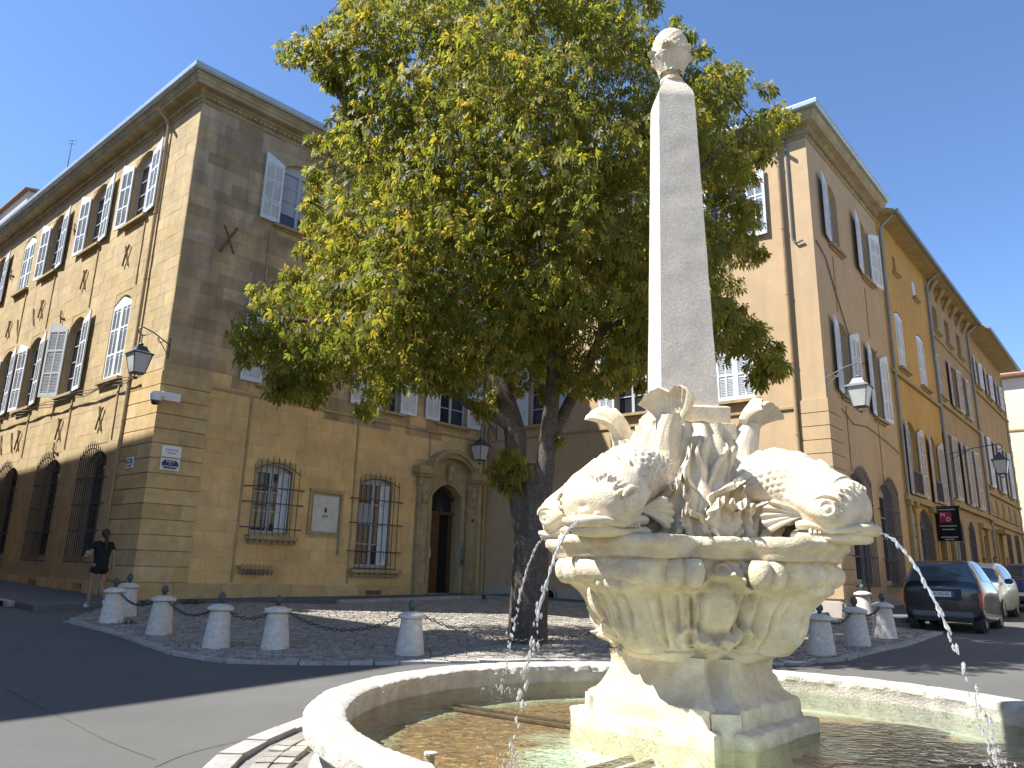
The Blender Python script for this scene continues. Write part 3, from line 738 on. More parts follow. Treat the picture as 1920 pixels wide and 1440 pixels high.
for (u, z, sc) in ((9.2, 4.1, 1.0), (11.5, 4.1, 1.0), (10.35, 4.86, .8)):      # carved consoles and keystone
    mb = MB(); nu, nv = 15, 17; G = []
    for i in range(nu):
        row = []
        for j in range(nv):
            a, b = i / (nu - 1) * 2 - 1, j / (nv - 1) * 2 - 1
            wd = .17 * (1 - .45 * (b < 0) * abs(b)) * sc; env = max(0, 1 - a * a) ** .5 * (1 - .5 * abs(b) ** 3)
            rel = .10 + .12 * env * (1.1 + .5 * b) + .035 * sin(9 * b + 4 * a * a) + .03 * noise.noise(Vector((u * 3 + a * 2.5, b * 3.5, 1)))
            row.append(FB.pt(u + a * wd, z + b * .42 * sc, .1 + rel * sc if abs(a) < 1 and abs(b) < 1 else .0))
        G.append(row)
    mb.grid(np.array(G)); mb.build('carved_console', M['trim'], LB, smooth=70)
# door leaves, fanlight
def door_leaf(fc, u0, u1, z0, z1, v, ang, hinge_right, parent):
    w = u1 - u0; mb = MB(); sx = -1 if hinge_right else 1
    mb.box((sx * w / 2, 0, (z1 - z0) / 2), (w / 2, .035, (z1 - z0) / 2))
    H = z1 - z0
    for (a, b) in ((.04, .30), (.33, .50), (.53, .96)):
        x0, x1 = .1, w - .08
        mb.box((sx * (x0 + x1) / 2, .04, H * (a + b) / 2), ((x1 - x0) / 2, .012, H * (b - a) / 2 - .03))
        mb.box((sx * (x0 + x1) / 2, .052, H * (a + b) / 2), ((x1 - x0) / 2 - .06, .012, H * (b - a) / 2 - .1))
        mb.tube([(sx * (x0 + .1 + .25 * t), .07, H * (b - .05) - .1 * sin(pi * t)) for t in np.linspace(0, 1.3, 8)], .014, 5)
    me = mb.mesh('door_leaf'); me.materials.append(M['wood_door'])
    return put('door_leaf', me, fc, u1 if hinge_right else u0, z0, v, parent, ang)
dz0 = gz(*FB.pt(10.3, 0)[:2]) + .12
dl = door_leaf(FB, 9.66, 10.35, dz0, 3.45, -.34, 0, False, LB); door_leaf(FB, 10.35, 11.04, dz0, 3.45, -.38, 1.15, True, LB)
mb = MB(); mb.box(FB.pt(10.35, 3.5, -.33), (.69, .05, .06), FB.ax)
for t in np.linspace(0.02, .98, 22):
    u, z = par(.66, .42, 4.04)(t); u2, z2 = par(.60, .40, 3.96)(t); mb.box(FB.pt((u + u2) / 2, (z + z2) / 2, -.33), (.06, .04, .07), FB.ax)
fl = mb.build('fanlight_frame', M['wood_door'], LB)
mb = MB()
for k in range(13):
    a = pi * (k + .5) / 13; mb.tube([FB.pt(10.35 - .08 * cos(a), 3.57 + .05 * sin(a), -.33), FB.pt(10.35 - .35 * cos(a + .15), 3.57 + .42 * sin(a + .15), -.31), FB.pt(10.35 - .62 * cos(a), 3.57 + .85 * sin(a) ** .6, -.33)], .012, 4)
mb.build('fanlight_scrollwork', M['iron'], fl)
mb = MB(); mb.face([FB.pt(9.6, .5, -.495), FB.pt(11.1, .5, -.495), FB.pt(11.1, 4.6, -.495), FB.pt(9.6, 4.6, -.495)]); mb.build('doorway_backing', M['dark'], LB)
mb = MB(); mb.box(FB.pt(10.35, dz0 - .1, -.1), (.75, .3, .09), FB.ax); mb.build('doorstep', M['kerb'], LB)
mb = MB(); mb.box(FB.pt(9.87, 2.12, -.26), (.1, .004, .14), FB.ax); tag(mb.build('paper_notice', M['white_paint']), 'white paper notice pinned to the closed door leaf', 'notice')
mb = MB(); mb.box(FB.pt(11.13, 2.0, .09), (.05, .02, .32), FB.ax); mb.box(FB.pt(11.13, 2.33, .09), (.03, .018, .05), FB.ax); ic = mb.build('intercom', M['lamp_grey']); tag(ic, 'narrow metal intercom beside the open door', 'intercom')
mb = MB(); mb.box(FB.pt(11.13, 1.85, .113), (.03, .006, .06), FB.ax); mb.build('button_panel', M['black_marks'], ic)
mb = MB(); mb.box(FB.pt(11.5, 3.3, .2), (.05, .006, .055), FB.ax); tag(mb.build('house_number', M['blue_enamel']), 'tiny dark house number plate on the right portal pilaster', 'sign')
# ---- signs and camera on the corner
def plate(name, fc, u0, u1, z0, z1, v, border, face, label, cat='sign', flip=False):
    mb = MB(); mb.box(fc.pt((u0 + u1) / 2, (z0 + z1) / 2, v), ((u1 - u0) / 2, .012, (z1 - z0) / 2), fc.ax); o = mb.build(name, border); tag(o, label, cat)
    if face:
        mb = MB(); b = .035; k = .07; a0, a1, c0, c1 = u0 + b, u1 - b, z0 + b, z1 - b
        pl = [(a0 + k, c0), (a1 - k, c0), (a1, c0 + k), (a1, c1 - k), (a1 - k, c1), (a0 + k, c1), (a0, c1 - k), (a0, c0 + k)]
        mb.prism([fc.pt(u, z, v + .013) for u, z in pl], fc.n * .004); mb.build('enamel_field', face, o)
    return o
V0 = .075
w1 = plate('street_sign', FB, .22, .73, 4.20, 4.50, V0, M['white_paint'], None, 'white street plaque with faint grey lettering above the dark blue one')
for z, a in ((4.39, .17), (4.31, .11)):
    mb = MB()
    for k in range(9): mb.box(FB.pt(.475 + (k - 4) * a / 4.5, z, V0 + .014), (a / 13, .002, .017 + .004 * (k % 3)), FB.ax)
    mb.build('faint_lettering', M['grey_marks'], w1)
w2 = plate('street_sign', FB, .22, .73, 3.86, 4.16, V0, M['white_paint'], M['blue_enamel'], 'dark blue street sign with white border reading Place des Quatre Dauphins')
text_on(FB, w2, 'PLACE', .075, .475, 4.085, V0 + .02, M['letters']); text_on(FB, w2, 'DES', .04, .475, 4.02, V0 + .02, M['letters']); text_on(FB, w2, 'QUATRE DAUPHINS', .062, .475, 3.95, V0 + .02, M['letters'], sx=.82)
w3 = plate('street_sign', FA, .84, 1.26, 3.93, 4.22, V0, M['white_paint'], M['blue_light'], 'small mid blue street sign on the sunny side of the left corner')
text_on(FA, w3, 'RUE', .06, 1.05, 4.12, V0 + .02, M['letters'], flip=True); text_on(FA, w3, 'CARDINALE', .06, 1.05, 4.03, V0 + .02, M['letters'], sx=.8, flip=True)
cc = thing('security_camera', FB.pt(0, 5.7, .05), 'white dome security camera on the corner of the stone house', 'camera')
mb = MB(); mb.box(FB.pt(.25, 5.78, .11), (.24, .05, .11), FB.ax); mb.build('bracket', M['white_paint'], cc)
c0 = np.array(P0) + (FA.n + FB.n) * .18 + np.array([0, 0, 5.62])
mb = MB(); mb.lathe([(.0, .22), (.10, .21), (.14, .14), (.15, .02), (.14, -.02), (0, -.02)], 14, c0); mb.box(c0 + np.array([.05, .05, .16]), (.12, .09, .06), FB.ax); mb.build('housing', M['white_paint'], cc, smooth=40)
mb = MB(); mb.lathe([(.105, -.02), (.10, -.08), (.06, -.13), (0, -.145)], 14, c0, caps=False); mb.build('dome', M['glass'], cc, smooth=60)

# ================================================================== RIGHT CORNER HOUSE (facades C and D)
RB = thing('plaster_house', (PK[0], PK[1], gz(PK[0], PK[1])), 'tall plastered corner house with grey green shutters behind the fountain', 'building')
opsC, opsD = [], []
for c in (2.55, 6.2, 9.8):
    opsC += [(c - .66, c + .66, 11.8, 13.8, .28, .22), (c - .6, c + .6, 6.72, 9.1, .28, .22)]
opsD += [(1.52, 2.56, 11.68, 13.6, .28, .26), (4.86, 5.86, 11.70, 13.6, .28, .26), (1.45, 2.5, 6.85, 8.95, .25, .26), (4.72, 5.7, 6.75, 8.95, .25, .26), (1.25, 2.8, 1.55, 4.3, .3, .3), (4.25, 5.75, 1.55, 4.3, .3, .3)]
DL = 7.3
mb = MB(); wall(mb, FC, 0, 12.38, -.2, TOPZ, opsC); wall(mb, FD, 0, DL, -.2, TOPZ, opsD)
b0 = FD.pt(DL, 0); b1 = PI_ + FD.d * DL
for a, b in ((b0, b1), (b1, PI_)): mb.face([(a[0], a[1], -.2), (b[0], b[1], -.2), (b[0], b[1], TOPZ), (a[0], a[1], TOPZ)])
mb.build('wall', M['plaster_pink'], RB)
cornice(RB, [PI_, PK, b0], [FC, FD])
oc2 = (FC.n + FD.n) / (1 + FC.n @ FD.n)
roof_slab(RB, [PI_ + FC.n * .45, PK + oc2 * .45, b0 + FD.n * .45, b1], 15.42, 16.9, [lerp(lerp(PI_, b1, .5), lerp(PK, b0, .5), .3), lerp(lerp(PI_, b1, .5), lerp(PK, b0, .5), .7)])
nq = 14; hq = (6.5 - 1.1) / nq
for k in range(nq):
    z0, z1 = 1.1 + k * hq, 1.1 + (k + 1) * hq - .022
    oo = oc2 * .04; pl = [PK - FC.d * .76 + FC.n * .04, PK + oo, PK + FD.d * 1.08 + FD.n * .04, PK + FD.d * 1.08 - FD.n * .08, PK - FC.d * .76 - FC.n * .08]
    mb = MB(); mb.prism([q + np.array([0, 0, z0]) for q in pl], (0, 0, z1 - z0)); mb.build('quoin_stone', M['plaster_pink'], RB)
course(FC, 0.0, 12.36, -.1, 1.05, .045, M['plaster_grey'], RB, 'plinth_stone', 1.5); course(FD, 0.02, DL, -.1, 1.1, .045, M['plaster_grey'], RB, 'plinth_stone', 1.3)
each('string_course', M['trim'], RB, FC, [(5.9, 6.3, .02, (5.6, .03, .03))])
each('wall_strip', M['trim'], RB, FC, [(u, z, .012, (.02, .014, h)) for u in (1.85, 5.42, 9.05) for z, h in ((3.9, 2.3), (10.4, 1.0))])
each('wall_strip', M['trim'], RB, FD, [(u + .33, z, .012, (.018, .014, h)) for u in (1.35, 4.62) for z, h in ((5.6, .95), (10.4, .9))])
for i in range(3):
    window(FC, RB, opsC[2 * i], 'open', sw=.62, ang=(.06, .06)); window(FC, RB, opsC[2 * i + 1], 'closed' if i == 2 else 'open', sw=.58, ang=(.06, .06))
for k in range(4): window(FD, RB, opsD[k], 'open', sw=(.74, .86, .64, .62)[k], ang=(.14, .14), leaves=(1, 0) if k == 0 else (1, 1), dep=.26)
for k in (4, 5):
    window(FD, RB, opsD[k], 'none', dep=.3, sill=0); o = opsD[k]; grille(FD, RB, o[0] - .06, o[1] + .06, 1.42, 4.35, .34, out=.17, nb=13, hz=(.28, .54, .8))
    mb = MB(); mb.lathe([(.0, 0), (.13, 0), (.15, .02), (.15, .03), (.12, .035)], 16, FD.pt(o[1] + .35, .75, .045), axis=(FD.d, np.array([0, 0, 1.3]), FD.n)); mb.build('vent_hole', M['dark'], RB)
downpipe(FC, RB, 11.55, 14.95, .5, mt=M['pipe_tan'], rr=.055)
mb = MB(); mb.lathe([(0, .01), (.19, .01), (.22, .035), (.26, .03), (.26, 0)], 20, FC.pt(3.05, .80, .045), axis=(FC.d, np.array([0, 0, 1.]), FC.n)); mb.build('vent_hole', M['dark'], RB)
mb = MB(); mb.lathe([(.20, .0), (.20, .06), (.25, .06), (.25, 0)], 20, FC.pt(3.05, .80, .06), axis=(FC.d, np.array([0, 0, 1.]), FC.n), caps=False); mb.build('vent_ring', M['plaster_grey'], RB)
mb = MB(); mb.tube([FC.pt(11.8, z, .05) for z in (14.8, 13, 11.4)] + [FC.pt(11.9, 11.25, .06), FC.pt(12.1, 11.3, .07)], .03, 5); mb.build('conduit', M['lamp_grey'], RB)
mb = MB(); mb.tube([FD.pt(u, z, .03) for u, z in ((.15, 11.3), (.9, 11.0), (1.5, 10.2), (2.6, 8.9), (3.6, 8.3), (4.8, 8.6), (5.6, 9.2))], .018, 4)
mb.tube([FD.pt(u, z, .03) for u, z in ((1.2, 6.4), (2.2, 6.1), (3.6, 6.25), (5.6, 6.1), (7.2, 5.9))], .014, 4); mb.build('cable_run', M['cable'], RB)
s4 = plate('street_sign', FC, 11.75, 12.2, 4.10, 4.42, .06, M['white_paint'], M['blue_enamel'], 'blue and white street sign just above the back of the right dolphin')
mb = MB()
for k in range(5): mb.box(FC.pt(11.83 + k * .07, 4.30, .078), (.022, .002, .02), FC.ax)
mb.build('lettering', M['letters'], s4)
mb = MB(); mb.box(FD.pt(.42, 3.95, .06), (.22, .015, .2), FD.ax); bx = mb.build('utility_plate', M['plaster_grey']); tag(bx, 'square grey utility plate on the shaded corner of the plastered house', 'plate')
mb = MB(); mb.box(FD.pt(.42, 3.95, .078), (.17, .004, .15), FD.ax); mb.build('inset', M['lamp_grey'], bx)
pp = FD.pt(.75, 0, .45); zg = gz(pp[0], pp[1])                          # post with a grey box
po = thing('sign_post', (pp[0], pp[1], zg + .12), 'dark post with a small grey box in front of the barred window', 'post')
mb = MB(); mb.tube([pp + np.array([0, 0, zg + .1]), pp + np.array([0, 0, 3.1])], .035, 8); mb.build('pole', M['iron'], po)
mb = MB(); mb.box(pp + np.array([0.05, 0, 3.0]), (.20, .07, .26), FD.ax); mb.build('box', M['lamp_grey'], po)
mb = MB(); mb.box(pp + FD.n * .075 + np.array([0.05, 0, 3.05]), (.15, .006, .1), FD.ax); mb.build('screen', M['lamp_glass'], po)

# ================================================================== ROW HOUSES ALONG THE RIGHT STREET
def row_house(name, label, u0, u1, eave, wallm, ops, wins, grs=(), strings=(), over=.5, roofm=None, depth=9.0):
    H = thing(name, [*FD.pt(u0, 0)[:2], gz(*FD.pt(u0, 0)[:2])], label, 'building')
    mb = MB(); wall(mb, FD, u0, u1, -.2, eave, ops)
    a, b = FD.pt(u0, 0), FD.pt(u1, 0)
    for p, q in ((a, a - FD.n * depth), (b, b - FD.n * depth), (a - FD.n * depth, b - FD.n * depth)): mb.face([(p[0], p[1], -.2), (q[0], q[1], -.2), (q[0], q[1], eave), (p[0], p[1], eave)])
    mb.build('wall', wallm, H)
    mb = MB(); pr = [(over, eave - .02), (over + .03, eave + .02), (over + .03, eave + .1), (-depth / 2, eave + 1.9), (-depth - .3, eave + .05), (-depth - .3, eave - .05), (-depth / 2, eave + 1.75), (0, eave - .0)]
    sweep(mb, [FD.pt(u0 + .004, 0), FD.pt(u1 - .004, 0)], [FD.n], pr); mb.build('roof', roofm or M['stone_yellow'], H)
    mb = MB(); sweep(mb, [FD.pt(u0 + .02, 0), FD.pt(u1 - .02, 0)], [FD.n], [(over + .03, eave - .02), (over + .08, eave - .06), (over + .16, eave - .05), (over + .18, eave + .06), (over + .14, eave + .06), (over + .05, eave + .02)]); mb.build('gutter', M['pipe_grey'], H)
    for (o, st, kw) in wins: window(FD, H, o, st, **kw)
    for g in grs: grille(FD, H, *g)
    if strings:
        each('string_course', M['stone_yellow'], H, FD, [((u0 + u1) / 2, z, v / 2, ((u1 - u0) / 2 - .02, v / 2 + .01, h)) for (z, h, v) in strings])
    return H
W = M['shutter_worn']; SW_ = M['shutter']
o2 = [(8.68, 9.8, 9.35, 11.45, .2, .2), (11.9, 13.1, 9.3, 11.4, .15, .2), (8.62, 9.95, 4.68, 7.05, .3, .25), (12.1, 13.2, 4.7, 7.0, .3, .25), (9.3, 9.8, 13.35, 14.05, 0, .15), (12.3, 12.85, 13.2, 13.95, 0, .15), (8.95, 10.65, .3, 3.6, .55, .3), (11.6, 12.6, .3, 3.5, 0, .3), (13.2, 14.2, .3, 3.5, 0, .3)]
H2 = row_house('yellow_house', 'bright ochre yellow row house next to the plastered corner house', 7.305, 14.68, 14.95, M['plaster_yellow'], o2,
    [(o2[0], 'closed', dict(smat=SW_, sill=.05)), (o2[1], 'closed', dict(smat=SW_, sill=.05)), (o2[2], 'open', dict(smat=W, sw=.62, ang=(.12, .12), slo=4.6)), (o2[3], 'open', dict(smat=W, sw=.66, ang=(.12, .12), slo=4.6)), (o2[4], 'none', dict(rows=2, sill=.04)), (o2[5], 'closed', dict(rows=2, sill=.04)), (o2[6], 'none', dict(sill=0, rows=3)), (o2[7], 'none', dict(sill=0, rows=3)), (o2[8], 'none', dict(sill=0, rows=3))],
    [(8.95, 10.65, .7, 3.6, .5, 'window_grille', .06, 12)], [(8.93, .07, .1), (4.42, .09, .14)], over=.62)
downpipe(FD, H2, 7.55, 14.9, .5, mt=M['pipe_grey'], rr=.06)
for u in (7.6, 8.4, 10.85, 11.3, 12.7, 13.1, 14.3):
    mb = MB(); mb.box(FD.pt(u, 2.2, .05), (.13, .06, 1.96), FD.ax); mb.box(FD.pt(u, 4.25, .09), (.18, .1, .09), FD.ax); mb.build('pilaster', M['stone_yellow'], H2)
each('rusticated_stone', M['stone_yellow'], H2, FD, [(8.0, .8 + k * .42, .02, (.26, .03, .19)) for k in range(8)])
for (u0, u1) in ((8.62, 9.95), (12.1, 13.2)): grille(FD, H2, u0, u1, 4.7, 5.55, 0, 'balcony_rail', .08, 9, (.9,), .0, False)
o3 = [(15.2, 16.15, 9.55, 11.6, 0, .2), (18.0, 19.3, 9.5, 11.6, 0, .2), (20.6, 21.5, 9.5, 11.6, 0, .2), (15.4, 16.25, 5.1, 7.9, 0, .22), (18.5, 19.3, 5.1, 7.9, 0, .22), (20.35, 21.3, 5.1, 7.9, 0, .22), (15.2, 16.4, .4, 3.9, .3, .25), (17.8, 19.0, .4, 3.9, .3, .25), (20.7, 21.9, .3, 3.9, 0, .25), (15.8, 16.7, 12.7, 13.9, 0, .15), (18.2, 19.2, 12.7, 13.9, 0, .15), (20.8, 21.8, 12.7, 13.9, 0, .15)]
H3 = row_house('brown_house', 'brownish ochre row house with weathered shutters behind the wall lantern', 14.685, 23.78, 14.95, M['plaster_ochre'], o3,
    [(o3[0], 'closed', dict(smat=W)), (o3[1], 'open', dict(smat=W, sw=.68, ang=(.1, .1))), (o3[2], 'open', dict(smat=W, sw=.5, ang=(.1, .1), leaves=(0, 1)))] + [(o3[k], 'open', dict(smat=W, sw=.68, ang=(.12, .12))) for k in (3, 4, 5)] + [(o3[k], 'none', dict(sill=0)) for k in (6, 7, 8)] + [(o3[k], 'none', dict(rows=2)) for k in (9, 10, 11)],
    [(15.2, 16.4, .9, 3.9, .3, 'window_grille', .05, 9), (17.8, 19.0, .9, 3.9, .3, 'window_grille', .05, 9)], [(9.2, .07, .1), (12.3, .04, .05), (4.85, .10, .16)], over=.62)
downpipe(FD, H3, 14.75, 14.9, .5, mt=M['pipe_grey'], rr=.06); downpipe(FD, H3, 23.6, 14.9, .5, mt=M['pipe_grey'], rr=.06)
for k in range(6):
    u = 15.4 + k * 1.45; mb = MB(); mb.tube([FD.pt(u, 14.3, .02), FD.pt(u, 14.55, .16), FD.pt(u, 14.85, .32)], [.08, .11, .14], 8); mb.build('eave_console', M['stone_yellow'], H3)
mb = MB(); mb.box(FD.pt(21.3, 4.3, .1), (1.0, .14, .12), FD.ax); mb.box(FD.pt(20.5, 2.3, .05), (.16, .06, 2.0), FD.ax); mb.box(FD.pt(22.1, 2.3, .05), (.16, .06, 2.0), FD.ax); mb.build('door_surround', M['stone_yellow'], H3)
o4 = [(25.0, 26.0, 12.0, 13.5, 0, .2), (28.2, 29.2, 12.0, 13.5, 0, .2), (31.6, 32.6, 12.0, 13.5, 0, .2), (24.6, 25.6, 6.6, 9.3, 0, .2), (27.9, 28.9, 6.6, 9.3, 0, .2), (31.2, 32.2, 6.6, 9.3, 0, .2), (24.6, 25.8, .4, 3.9, 0, .25), (28.2, 29.3, .9, 4.4, 0, .25), (31.0, 32.2, .9, 4.4, 0, .25)]
H4 = row_house('tan_house', 'tan row house with deep eaves at the far end of the right street', 23.785, 34.6, 14.75, M['plaster_tan'], o4,
    [(o4[k], 'open', dict(smat=SW_, sw=.6, ang=(.12, .12))) for k in range(6)] + [(o4[k], 'none', dict(sill=0)) for k in (6, 7, 8)], [(28.2, 29.3, 1.0, 4.3, 0, 'window_grille', .05, 8), (31.0, 32.2, 1.0, 4.3, 0, 'window_grille', .05, 8)], [(11.6, .07, .1), (6.2, .06, .12), (4.7, .08, .14)], over=.95)
for u in (24.6, 26.6, 28.6, 30.6, 32.6):
    mb = MB(); mb.box(FD.pt(u, 5.5, .05), (.8, .05, .45), FD.ax); mb.box(FD.pt(u, 5.5, .09), (.6, .03, .3), FD.ax); mb.build('carved_panel', M['stone_yellow'], H4)
mb = MB()
mb.box(FD.pt(25.2, 4.25, .2), (.9, .3, .1), FD.ax); mb.box(FD.pt(24.4, 2.2, .06), (.14, .08, 2.0), FD.ax); mb.box(FD.pt(26.0, 2.2, .06), (.14, .08, 2.0), FD.ax); mb.build('door_surround', M['stone_yellow'], H4)
rqq = random.Random(11)
for k in range(28):
    z = .3 + k * .5; block_obj('quoin_stone', FD.pt(34.3, z + .25, .01), (.5 if k % 2 else .8, .1, .47), FD.ax, M['stone_yellow'], H4)
# pale house closing the view, its end wall in the sun
Q0 = FD.pt(41.5, 0, 2.1); FE, FG = Fac(Q0, -50), Fac(Q0, 41.37)
H5 = thing('pale_house', (Q0[0], Q0[1], gz(Q0[0], Q0[1])), 'pale sunlit end wall of the house closing the right street', 'building')
oe = [(2.0, 2.9, 5.5, 7.5, 0, .2)]; og = [(1.5, 2.6, z, z + 2.2, 0, .2) for z in (1, 5.2, 9.4, 12.6)] + [(5, 6.1, z, z + 2.2, 0, .2) for z in (1, 5.2, 9.4, 12.6)]
mb = MB(); wall(mb, FE, 0, 16, -.2, 16.0, []); wall(mb, FG, 0, 16, -.2, 16.0, og)
mb.build('wall', M['plaster_pale'], H5)
for o in og: window(FG, H5, o, 'open', sw=.55)
mb = MB(); sweep(mb, [FE.pt(16, 0), Q0, FG.pt(16, 0)], [FE.n, FG.n], [(0, 15.9), (.5, 16.0), (.55, 16.15), (-3, 17.2), (-3, 15.9)]); mb.build('roof', M['tile'], H5)
each('string_course', M['stone_yellow'], H5, FE, [(8, 12.2, .02, (7.9, .04, .06)), (8, 4.4, .03, (7.9, .05, .1))])
mb = MB(); mb.box(FE.pt(8, 2.1, .02), (8.0, .03, 2.2), FE.ax); mb.build('base_course', M['plaster_ochre'], H5)
mb = MB(); mb.box(FE.pt(.9, 10.6, .04), (.03, .03, .9), FE.ax); mb.tube([FE.pt(1.6, 7.6, .06), FE.pt(.3, 7.65, .1), FE.pt(.2, 7.2, .1)], .04, 5); mb.build('wall_iron', M['iron'], H5)
# chimney pot on the yellow house
mb = MB(); c = FD.pt(21.5, 16.4, -2.2); mb.box(c, (.25, .25, 1.1)); mb.lathe([(.2, 1.1), (.15, 1.5), (.24, 1.55), (.24, 1.62), (0, 1.7)], 10, c); mb.build('chimney', M['plaster_grey'], H3)

# house seen over the roof at the far left
_hp = onplane(54, 356, FA.pt(0, 0, -13.5), FA.n); b0_ = np.array([_hp[0], _hp[1], 0.0]); H6 = thing('tiled_house', (b0_[0], b0_[1], gz(b0_[0], b0_[1])), 'greyish house with a tiled gable just above the roof line at the left edge', 'building')
def box_house(H, o, du, dv, z1, fc, wm, ridge=1.4):
    mb = MB(); P = [o, o + fc.d * du, o + fc.d * du - fc.n * dv, o - fc.n * dv]
    for i in range(4):
        a, b = P[i], P[(i + 1) % 4]; mb.face([(a[0], a[1], -.2), (b[0], b[1], -.2), (b[0], b[1], z1), (a[0], a[1], z1)])
    mb.build('wall', wm, H)
    mb = MB(); P = [o + fc.n * .5 - fc.d * .4, o + fc.d * (du + .4) + fc.n * .5, o + fc.d * (du + .4) - fc.n * (dv + .5), o - fc.d * .4 - fc.n * (dv + .5)]
    m1, m2 = (P[0] + P[3]) / 2, (P[1] + P[2]) / 2
    for q in P: q[2] = z1 - .1
    m1[2] = m2[2] = z1 + ridge
    mb.prism([P[0], P[1], m2, m1], (0, 0, .14)); mb.prism([P[3], P[2], m2, m1], (0, 0, .14)); 
    mb.face([P[0], P[3], m1]); mb.face([P[1], P[2], m2]); mb.build('roof', M['tile'], H)
box_house(H6, b0_, 14, 9, float(_hp[2]), FA, M['plaster_grey'], .9)
# house across the left street: it stands outside the picture and shades the road and the foot of the stone house
SDX = daz(degrees(SUN_AZ) + 180); KT = math.tan(SUN_EL)
HQ = 17.0; Gc = np.array([0.72, 14.5, 0.0]); QQ = Gc - SDX * (HQ - .2) / KT
dS, dA_ = daz(38.5), daz(-49.5)
H7 = thing('street_house', (QQ[0], QQ[1], gz(QQ[0], QQ[1])), 'ochre stone house across the left street, outside the picture, casting the large shadow', 'building')
fs = Fac(QQ - dS * 15.0, 38.5)
mb = MB(); P = [QQ, QQ - dS * 34, QQ - dS * 34 + dA_ * 16, QQ + dA_ * 40]
opq = [(u, u + 1.2, z, z + 2.3, .2, .2) for u in (21.5, 25, 28.5, 32) for z in (1.6, 6.6, 11)]
fq_ = Fac(QQ - dS * 34, 38.5)
for i in range(1, 4):
    a, b = P[i], P[(i + 1) % 4]; mb.face([(a[0], a[1], -.2), (b[0], b[1], -.2), (b[0], b[1], HQ), (a[0], a[1], HQ)])
ddn = np.array([dS[1], -dS[0], 0]); fq_.n = ddn if ddn[0] > 0 else -ddn; fq_.ax = (fq_.d, fq_.n, np.array([0, 0, 1.]))
wall(mb, fq_, 0, 34, -.2, HQ, opq); mb.build('wall', M['ashlar_back'], H7)
for o in opq: window(fq_, H7, o, 'open', sw=.6)
mb = MB(); mb.prism([np.array([p[0], p[1], HQ]) for p in P], (0, 0, .06)); mb.build('roof', M['tile'], H7)

# the other corner houses of the square stand behind and beside the photographer; their sunlit fronts, in plaster chosen pale for more bounce, light the shaded walls
def corner_house(name, label, P, az1, L1, az2, L2, h, wm):
    P = np.array([P[0], P[1], 0.0]); H = thing(name, (P[0], P[1], gz(P[0], P[1])), label, 'building'); mb = MB(); f1, f2 = Fac(P, az1), Fac(P, az2); allo = []
    for f, L in ((f1, L1), (f2, L2)):
        ops = [(u, u + 1.2, z, z + 2.3, .2, .2) for u in np.arange(2.2, L - 1.5, 3.5) for z in (1.7, 6.7, 11.4) if z + 2.6 < h]; wall(mb, f, 0, L, -.2, h, ops); allo.append((f, ops))
    a, b = f1.pt(L1, 0), f2.pt(L2, 0); c = a + b - P
    for p, q in ((a, c), (c, b)): mb.face([(p[0], p[1], -.2), (q[0], q[1], -.2), (q[0], q[1], h), (p[0], p[1], h)])
    mb.build('wall', wm, H)
    for f, ops in allo:
        for o in ops: window(f, H, o, 'open', sw=.6)
    mb = MB(); sweep(mb, [a, P, b], [f1.n, f2.n], [(v, z - 15.45 + h + .7) for v, z in CORN]); mb.build('cornice', M['cornice'], H)
    mb = MB(); mb.prism([np.array([q[0], q[1], h + .7]) for q in (P, a, c, b)], (0, 0, .08)); mb.build('roof', M['tile'], H)
corner_house('golden_house', 'golden house across the right street, outside the picture', (16.6, 14.0), 41.37, 36, 130, 14, 14.6, M['plaster_cream'])
corner_house('opposite_house', 'plastered house across the square behind the photographer', (12.6, -6.6), 224.2, 12.4, 131.5, 22, 14.6, M['plaster_cream'])

# ================================================================== COBBLED SQUARE
def inside(p, poly):
    x, y = p; c = False; n = len(poly)
    for i in range(n):
        (x1, y1), (x2, y2) = poly[i], poly[(i + 1) % n]
        if (y1 > y) != (y2 > y) and x < (x2 - x1) * (y - y1) / (y2 - y1) + x1: c = not c
    return c
front_px = [(125, 1166), (215, 1188), (330, 1228), (425, 1243), (560, 1246), (700, 1246), (840, 1243), (1000, 1241), (1150, 1242), (1300, 1246), (1470, 1248), (1580, 1238), (1690, 1212), (1760, 1188)]
front = [ground(*p)[:2] for p in front_px]
back = []
for i in range(len(front)):
    t = i / (len(front) - 1)
    if t < .5: back.append(FB.pt(-.8 + (10.9 + .8) * t / .5, 0, 1.42 if t > .2 else .62)[:2])
    else: back.append(FC.pt(1.45 + (12.6 - 1.45) * (t - .5) / .5, 0, 1.46)[:2])
def dens(L, k): return [lerp(L[i], L[i + 1], j / k) for i in range(len(L) - 1) for j in range(k)] + [np.array(L[-1])]
SQ = ribbon('cobbled_square', dens(front, 3), dens(back, 3), .006, M['mortar'], nv=22)
poly = [tuple(p) for p in front] + [tuple(p) for p in back[::-1]]
rc = random.Random(21); stones = []
e1_, e2_ = FB.d[:2], FC.d[:2]
def stone_at(x, y, ln, wd, ang, hgt=.03):
    dx = np.array([cos(ang), sin(ang)]); z0 = gz(x, y); sx = (gz(x + dx[0] * .1, y + dx[1] * .1) - z0) / .1; sy = (gz(x - dx[1] * .1, y + dx[0] * .1) - z0) / .1
    X = np.array([dx[0], dx[1], sx]); X /= np.linalg.norm(X); Y = np.array([-dx[1], dx[0], sy]); Y /= np.linalg.norm(Y); Z = np.cross(X, Y)
    t = rc.uniform(-.05, .05); Z = Z + X * t + Y * rc.uniform(-.05, .05); Z /= np.linalg.norm(Z); Y = np.cross(Z, X); Y /= np.linalg.norm(Y); X = np.cross(Y, Z)
    return (np.array([x, y, z0 + rc.uniform(.002, .012)]), (ln / 2, wd / 2, hgt), (X, Y, Z))
row = 0; ang0 = atan2(e1_[1], e1_[0]); ang0 = radians(6)
